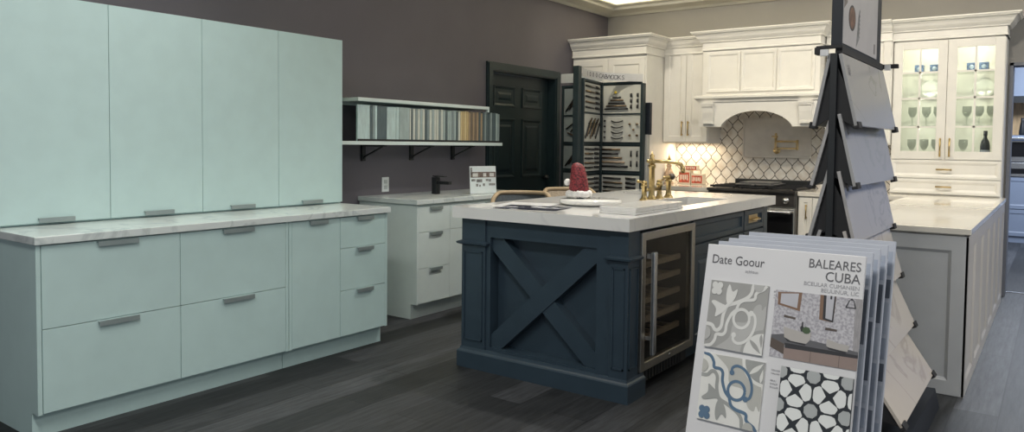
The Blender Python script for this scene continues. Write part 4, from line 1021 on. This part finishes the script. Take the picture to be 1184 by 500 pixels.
class Tile:
    """flat inlay drawn in tile coordinates (0..1, v up) on the front of a board"""
    def __init__(s, x0, z0, w, h): s.mb = MB(); s.x0, s.z0, s.w, s.h = x0, z0, w, h; s.lay = 0
    def P(s, u, v): return (s.x0 + min(1, max(0, u)) * s.w, s.z0 + min(1, max(0, v)) * s.h)
    def _put(s, pts, mi):
        s.lay += 1; y = -.0062 - .00006 * s.lay
        q = [s.P(*p) for p in pts]; s.mb.poly([(a, y, b) for a, b in q], mi)
    def base(s, mi): s.mb.box(s.x0, s.x0 + s.w, -.006, -.0002, s.z0, s.z0 + s.h, mi)
    def blob(s, pts, mi, smooth=True):
        pts = spline(list(pts) + [pts[0]], 6)[:-1] if smooth else pts; s._put(pts, mi)
    def ribbon(s, P, w, mi, round_=True):
        pts = spline(P, 8); s.lay += 1; y = -.0062 - .00006 * s.lay
        L_ = []; R_ = []
        for i, p in enumerate(pts):
            a = pts[max(0, i - 1)]; b = pts[min(len(pts) - 1, i + 1)]; dx, dy = b[0] - a[0], b[1] - a[1]; l = math.hypot(dx, dy) or 1
            nx, ny = -dy / l * w / 2, dx / l * w / 2; L_.append(s.P(p[0] + nx, p[1] + ny)); R_.append(s.P(p[0] - nx, p[1] - ny))
        for i in range(len(pts) - 1): s.mb.poly([(L_[i][0], y, L_[i][1]), (R_[i][0], y, R_[i][1]), (R_[i + 1][0], y, R_[i + 1][1]), (L_[i + 1][0], y, L_[i + 1][1])], mi)
        if round_:
            for p in (pts[0], pts[-1]): s.disc(p[0], p[1], w / 2, mi)
    def disc(s, u, v, r, mi, n=14, a0=0, a1=2 * PI):
        pts = [(u + r * math.cos(a0 + (a1 - a0) * k / n), v + r * math.sin(a0 + (a1 - a0) * k / n)) for k in range(n + (0 if a1 - a0 > 6.2 else 1))]
        if a1 - a0 < 6.2: pts = [(u, v)] + pts
        s._put(pts, mi)
    def ring(s, u, v, r, w, mi, a0=0, a1=2 * PI): s.ribbon([(u + r * math.cos(a0 + (a1 - a0) * k / 16), v + r * math.sin(a0 + (a1 - a0) * k / 16)) for k in range(17)], w, mi, False)

def swirl(tl, flip, BG, LT, LN, MD, QF):
    """Spanish-scroll tile: diagonal band, looped scroll, leaf flower, corner rosettes. flip mirrors it top to bottom"""
    f = (lambda P: [(u, 1 - v) for u, v in P]) if flip else (lambda P: list(P))
    tl.base(BG)
    # soft field along the upper right
    tl.blob(f([(.20, .99), (.75, .99), (.72, .86), (.90, .70), (.99, .60), (.99, .30), (.93, .36), (.90, .28), (.80, .33), (.70, .55), (.48, .60), (.42, .82)]), MD)
    # corner rosette, top right
    c = 1.0 if not flip else 0.0
    a0, a1 = (PI, 1.5 * PI) if not flip else (.5 * PI, PI)
    tl.disc(1, c, .36, BG, 14, a0, a1); tl.disc(1, c, .31, LT, 14, a0, a1)
    tl.blob(f([(.98, .98), (.84, .90), (.78, .80), (.90, .86)]), BG); tl.blob(f([(.98, .90), (.94, .78), (.96, .70), (.99, .78)]), BG)
    # grey outer scroll
    tl.ribbon(f([(.0, .66), (.10, .67), (.16, .73), (.22, .73), (.27, .66), (.28, .50), (.34, .36), (.48, .30), (.64, .22), (.72, .14), (.74, .03), (.76, .0)]), .055, LT, False)
    # main line
    tl.ribbon(f([(.02, .99), (.12, .96), (.18, .88), (.20, .80), (.30, .79), (.35, .74), (.36, .62), (.42, .48), (.50, .40)]), .048, LN)
    tl.ring(.60, .52 if not flip else .48, .135, .044, LN)
    tl.ribbon(f([(.50, .76), (.50, .84), (.58, .88), (.70, .84), (.80, .72), (.84, .58), (.82, .46), (.76, .42)]), .042, LN)
    tl.disc(.50, .77 if not flip else .23, .04, LN); tl.disc(.755, .425 if not flip else .575, .042, LN)
    tl.ribbon(f([(.50, .40), (.54, .30), (.62, .25), (.78, .22), (.80, .14), (.84, .10), (.92, .06), (.97, .0)]), .048, LN, False)
    # leaf flower bottom left
    tl.blob(f([(.34, .36), (.24, .34), (.10, .30), (.05, .33), (.14, .42), (.14, .54), (.22, .50), (.30, .44)]), LT)
    tl.blob(f([(.34, .36), (.30, .26), (.30, .12), (.34, .04), (.40, .14), (.48, .10), (.46, .22), (.40, .32)]), LT)
    tl.blob(f([(.33, .40), (.37, .36), (.34, .32), (.30, .36)]), LT)
    # quatrefoil
    for u, v in ((.08, .16), (.16, .16), (.08, .07), (.17, .07)): tl.disc(u, v if not flip else 1 - v, .052, QF)
    tl.disc(.125, .115 if not flip else .885, .06, QF)
    # small rosettes
    tl.disc(.0, .80 if not flip else .20, .10, MD); tl.disc(.84, .02 if not flip else .98, .085, MD)

def star(tl):
    tl.base(0)
    tl.w, tl.h = tl.w, tl.h
    cells = .47
    cu, cv = .47, .46
    for i in range(-2, 2):
        for j in range(-2, 3):
            ox, oy = cu + (i + .5) * cells, cv + (j + .5) * cells
            pet = [(0, .10), (-.24, .25), (-.265, .31), (-.20, .44), (-.10, .475), (.10, .475), (.20, .44), (.265, .31), (.24, .25)]
            for q in range(4):
                a = q * PI / 2; ca, sa = math.cos(a), math.sin(a)
                pts = [(ox + (x * ca - y * sa) * cells, oy + (x * sa + y * ca) * cells) for x, y in pet]
                clipped = clip01(pts)
                if len(clipped) > 2: tl._put(clipped, 1)
    for i in range(-2, 3):
        for j in range(-2, 3):
            ox, oy = cu + i * cells, cv + j * cells
            pts = clip01([(ox + .215 * cells * math.cos(PI / 8 + k * PI / 4), oy + .215 * cells * math.sin(PI / 8 + k * PI / 4)) for k in range(8)])
            if len(pts) > 2: tl._put(pts, 2)
def clip01(P):
    for ax, lim, sg in ((0, 0, 1), (0, 1, -1), (1, 0, 1), (1, 1, -1)):
        out = []
        for i in range(len(P)):
            a, b = P[i - 1], P[i]; da, db = (a[ax] - lim) * sg, (b[ax] - lim) * sg
            if (da >= 0) != (db >= 0):
                t_ = da / (da - db); out.append(tuple(a[k] + (b[k] - a[k]) * t_ for k in (0, 1)))
            if db >= 0: out.append(b)
        P = out
        if len(P) < 3: return []
    return P

labs = ('front tile sample board lettered BALEARES CUBA in the foreground', 'second tile board, directly behind the front lettered board', 'third tile board back in the foreground stack', 'fourth tile board back in the foreground stack', 'rearmost tile board of the foreground stack')
for k in range(5):
    t = thing('tile_board', labs[k], 'sample board', (0, 0, 0), 'tile sample boards leaning in the foreground')
    MB().box(0, BW, 0, .012, 0, BH, 0, .0015).build('panel', boardw if k == 0 else boardedge, t)
    if k == 0:
        X = lambda d: BH - d
        tl = Tile(.026, X(.292), .168, .188); swirl(tl, True, 0, 1, 1, 2, 1); o = tl.mb.build('sample_tile', [tileA['bg'], tileA['lt'], tileA['md']], t, fix=False); o['label'] = 'grey scroll-patterned tile'
        tl = Tile(.030, X(.490), .176, .182); swirl(tl, False, 0, 1, 2, 3, 2); o = tl.mb.build('sample_tile', [tileB['bg'], tileB['lt'], tileB['bl'], tileB['md']], t, fix=False); o['label'] = 'white tile with blue scroll'
        tl = Tile(.250, X(.490), .180, .182); star(tl); o = tl.mb.build('sample_tile', [tblack, twhite, tgrey], t, fix=False); o['label'] = 'black and white star-patterned tile'
        # bathroom picture
        PXL, PZT, PW_, PH_ = .212, X(.110), .222, .178
        mb = MB(); lay = [0]
        def pp(pts, mi):
            lay[0] += 1; mb.poly([(PXL + u * PW_, -.0012 - .00005 * lay[0], PZT - v * PH_) for u, v in pts], mi)
        def rc(a, b, c, e, mi): pp([(a, b), (c, b), (c, e), (a, e)], mi)
        mb.box(PXL, PXL + PW_, -.0012, -.0002, PZT - PH_, PZT, 0)
        pp([(.92, 0), (1, 0), (1, .82), (.94, .78)], 8)
        pp([(.03, .03), (.32, .0), (.31, .28), (.04, .22)], 1); pp([(.07, .05), (.28, .02), (.275, .24), (.07, .195)], 2)
        pp([(.53, .0), (.71, .0), (.70, .38), (.54, .36)], 1); pp([(.57, .0), (.705, .0), (.70, .38), (.58, .35)], 3); pp([(.60, .0), (.69, .0), (.685, .35), (.61, .33)], 2)
        rc(.645, .0, .665, .05, 3)
        pp([(.86, .03), (.88, .0), (.91, .03)], 3); pp([(.82, .13), (.835, .13), (.865, .03), (.855, .03)], 3); pp([(.935, .13), (.92, .13), (.90, .03), (.91, .03)], 3); rc(.82, .13, .935, .145, 3)
        pp([(.13, .36), (.27, .38), (.27, .41), (.13, .395)], 4); pp([(.62, .46), (.75, .47), (.75, .50), (.62, .50)], 4)
        pp([(.0, .68), (.16, .64), (1, .74), (1, .80), (.18, .80), (.0, .72)], 5); pp([(.17, .77), (1, .785), (1, .83), (.18, .845)], 3)
        pp([(.0, .72), (.17, .79), (.17, .94), (.0, .86)], 6); pp([(.17, .845), (1, .83), (1, 1.0), (.17, 1.0)], 7); rc(.48, .84, .485, 1.0, 6); rc(.80, .835, .805, 1.0, 6)
        pp([(.14, .53), (.2, .55), (.36, .58), (.47, .57), (.46, .68), (.42, .74), (.24, .73), (.16, .69)], 9); pp([(.16, .69), (.24, .73), (.42, .74), (.41, .765), (.2, .745)], 3)
        pp([(.65, .62), (.78, .66), (.90, .67), (.885, .76), (.68, .745), (.65, .72)], 9); pp([(.66, .735), (.88, .765), (.86, .785), (.68, .765)], 3)
        pp([(.335, .52), (.35, .48), (.35, .43), (.365, .43), (.365, .48), (.385, .53), (.375, .57), (.345, .57)], 3)
        for q in range(7): pp([(.41 + .02 * math.cos(q * .9) + .03 * math.cos(a * 1.05), .545 + .02 * math.sin(q * .9) + .035 * math.sin(a * 1.05)) for a in range(6)], 10)
        mosaic = printed_sheet('mosaic_photo_print', (.34, .33, .36), (.52, .51, .54), 160, .4, .6)
        o = mb.build('room_picture', [mosaic, pbr('print_brown_frame', (.20, .12, .08), .5), pbr('print_mirror_grey', (.46, .46, .50), .4), pbr('print_black', (.03, .03, .035), .5), pbr('print_bronze', (.09, .07, .06), .5), pbr('print_counter', (.11, .11, .12), .5), pbr('print_dark_wood', (.09, .07, .06), .5), pbr('print_taupe_wood', (.26, .20, .18), .5), pbr('print_curtain', (.30, .29, .30), .5, var=.2, scale=40, stretch=(20, 1, 1)), pbr('print_basin', (.42, .40, .38), .5), pbr('print_plant', (.06, .10, .05), .5)], t, fix=False)
        RX = Matrix.Rotation(PI / 2, 4, 'X')
        def put(txt, x, d_, size, mat, al='LEFT', sx=1.): return text_mesh(txt, size, Matrix.Translation((x, -.0009, X(d_))) @ RX, mat, 'lettering', t, al, .0002, sx)
        put('Date Goour', .017, .054, .036, ink, sx=.86); put('açkkaus', .120, .073, .012, inkl)
        put('BALEARES', .424, .041, .034, ink, 'RIGHT', .88); put('CUBA', .424, .073, .036, ink, 'RIGHT', .92)
        put('BCEULAR CUMANIEN', .424, .089, .0145, inkl, 'RIGHT'); put('BEULINUR, LIC', .424, .103, .0145, inkl, 'RIGHT')
        for x, d_, wds in ((.207, .118, ('BEULIEN', 'enlel', 'NULA.LE')), (.222, .325, ('DEULEIR', 'NALIUN')), (.222, .352, ('REULI', 'ENALEI', 'NULLAR'))):
            for q, w_ in enumerate(wds): put(w_, x, d_ + q * .0085, .0062, inkl)
    else:
        rng = random.Random(k)
        mb = MB(); z = BH - .03; mi = 0
        while z > .15:
            hh = rng.uniform(.04, .16); mb.box(BW * .52, BW - .004, -.0012, -.0002, z - hh, z, mi % 3); mi += 1; z -= hh + .012
        o = mb.build('print', [pbr('board_print_blue_%d' % k, (.30, .34, .42), .4, var=.2), pbr('board_print_slate_%d' % k, (.12, .14, .18), .4, var=.3), pbr('board_print_haze_%d' % k, (.40, .44, .52), .4, var=.1)], t)
    t.matrix_world = board_matrix(k)
# floor rack that carries the boards (below the frame)
B0, B4 = board_matrix(0), board_matrix(4)
t = thing('board_rack', 'low dark rack on the floor carrying the leaning tile boards', 'display stand', (0, 0, 0))
mb = MB()
for xx in (.03, BW - .03):
    p0 = B0 @ Vector((xx, -.03, -.006)); p1 = B4 @ Vector((xx, .06, -.006))
    mb.tube([tuple(p0), tuple(p1)], .006, 8)
    for p in (p0, p1): mb.tube([tuple(p), (p.x, p.y, .0)], .008, 8)
mb.build('rail', black, t)
mb = MB()
for xx in (.03, BW - .03):
    p1 = B4 @ Vector((xx, .06, -.006)); p2 = B4 @ Vector((xx, .030, .55)); mb.tube([tuple(p1), tuple(p2)], .007, 8)
a, b = B4 @ Vector((.03, .030, .55)), B4 @ Vector((BW - .03, .030, .55)); mb.tube([tuple(a), tuple(b)], .007, 8)
mb.build('back_rest', black, t)

# ------------------------------------------------------------------ far room: tall oven cabinet
t = thing('oven_tower', 'blue-grey tall cabinet with built-in ovens seen through the far opening', 'cabinet', (-.1, 12.6, 0))
ox0, ox1, oy = -.585, .25, 12.3
mb = MB(); mb.box(ox0, ox1, oy + .35, 12.99, 0, 2.42); mb.box(ox0, ox1, oy, oy + .35, 0, 1.46); mb.box(ox0, ox1, oy, oy + .35, 1.95, 2.42); mb.box(ox0, ox0 + .02, oy, oy + .35, 1.46, 1.95); mb.box(ox1 - .02, ox1, oy, oy + .35, 1.46, 1.95)
mb.build('body', bluegrey, t)
MB().box(ox0 + .02, ox1 - .02, oy + .335, oy + .349, 1.47, 1.94).build('niche_back', oak, t)
MB().box(ox0 + .0, ox1 - .0, oy - .02, oy, 1.90, 1.985).build('rail', black, t)
MB().panel(ox0 + .004, ox1 - .004, 1.99, 2.41, .02, .0201, .001, .002, oy).build('upper_panel', bluegrey, t)
o = MB().box(ox0 + .03, ox1 - .03, oy - .03, oy, 1.10, 1.43, 0, .004).build('oven', steel_l, t)
MB().box(ox0 + .035, ox1 - .06, oy - .034, oy - .03, 1.17, 1.37).build('oven_glass', blackgloss, o); mb = MB(); mb.tube([(ox0 + .06, oy - .07, 1.395), (ox1 - .06, oy - .07, 1.395)], .012)
for q in (ox0 + .1, ox1 - .1): mb.tube([(q, oy - .03, 1.395), (q, oy - .07, 1.395)], .009)
mb.build('handle', steel_l, o)
o = MB().box(ox0 + .03, ox1 - .03, oy - .03, oy, .90, 1.09, 0, .004).build('warming_drawer', steel_l, t)
MB().box(ox0 + .04, ox1 - .05, oy - .034, oy - .03, .94, 1.01).build('drawer_glass', blackgloss, o)
MB().panel(ox0 + .004, ox1 - .004, .46, .89, .02, .05, .006, .01, oy).build('drawer', bluegrey, t)
MB().panel(ox0 + .004, ox1 - .004, .09, .45, .02, .05, .006, .01, oy).build('drawer', bluegrey, t)
MB().lathe([(0, 1.4605), (.035, 1.4605), (.04, 1.50), (.03, 1.60), (.02, 1.66), (.022, 1.70), (0, 1.70)], -.42, oy + .12, 16).build('vase', black, t)

# ------------------------------------------------------------------ light
def area(name, loc, size, power, colr, rot=(0, 0, 0), sy=None, spread=None):
    ld = bpy.data.lights.new(name, 'AREA'); ld.energy = power; ld.color = colr; ld.size = size
    if sy: ld.shape = 'RECTANGLE'; ld.size_y = sy
    if spread: ld.spread = spread
    o = bpy.data.objects.new(name, ld); col.objects.link(o); o.location = loc; o.rotation_euler = rot; return o
def down(x, y, p, c=(1, .86, .68), ang=1.9, z=3.285, blend=.9, aim=None):
    ld = bpy.data.lights.new('downlight', 'SPOT'); ld.energy = p; ld.color = c; ld.spot_size = ang; ld.spot_blend = blend; ld.shadow_soft_size = .08
    o = bpy.data.objects.new('downlight', ld); col.objects.link(o); o.location = (x, y, z)
    if aim: o.rotation_euler = (Vector(aim) - o.location).to_track_quat('-Z', 'Y').to_euler()
    return o
warm = (1, .915, .77); neut = (1, .97, .92); cool = (.80, .95, 1.)
for x, y, p in ((-3.3, 5.2, 95), (-2.2, 5.2, 72), (-1.2, 5.2, 85), (-.5, 5.3, 85)): down(x, y, p, warm, ang=1.5, aim=(x, 7.4, 1.75))
for x, y, p in ((-2.25, 4.45, 170), (-3.2, 2.0, 60)): down(x, y, p, neut)
area('soft_fill', (1.8, 3.0, 3.285), 1.2, 60, neut, sy=2.4)  # added soft fills, no fixture seen: brighten the slabs and foreground
area('soft_fill', (1.8, 6.0, 3.285), 1.2, 30, neut, sy=2.4)
area('soft_fill', (-1.2, .4, 3.285), 2.4, 60, neut, sy=.6)  # added unseen fill over the camera side, lifts the tile boards
area('under_cabinet_lamp', (-3.15, 7.60, 1.292), .42, 2.0, (1, .80, .55), sy=.05)
for x in (-1.0, -.6):
    for z, e in ((2.17, .9), (1.90, .35), (1.67, .35), (1.43, .35)):
        ld = bpy.data.lights.new('hutch_lamp', 'POINT'); ld.energy = e; ld.color = (1, .94, .80); ld.shadow_soft_size = .02
        o = bpy.data.objects.new('hutch_lamp', ld); col.objects.link(o); o.location = (x, 7.50, z)
area('cove_lamp', (-1.9, 7.62, 2.855), 4.6, 22, (1, .93, .74), (PI, 0, 0), .06)
area('cove_lamp', (-4.16, 5.0, 2.855), .06, 22, (1, .93, .74), (PI, 0, 0), 4.6)
area('far_room_lamp', (0.2, 10.6, 2.88), 1.2, 130, (.80, .88, 1), sy=1.6)
w = bpy.data.worlds.new('world'); sc.world = w; w.use_nodes = True
bg = w.node_tree.nodes['Background']; bg.inputs[0].default_value = (.86, .93, 1., 1); bg.inputs[1].default_value = .42
sc.view_settings.view_transform = 'Standard'; sc.view_settings.look = 'None'; sc.view_settings.exposure = 0.45; sc.view_settings.gamma = 1
sc.view_settings.use_curve_mapping = False
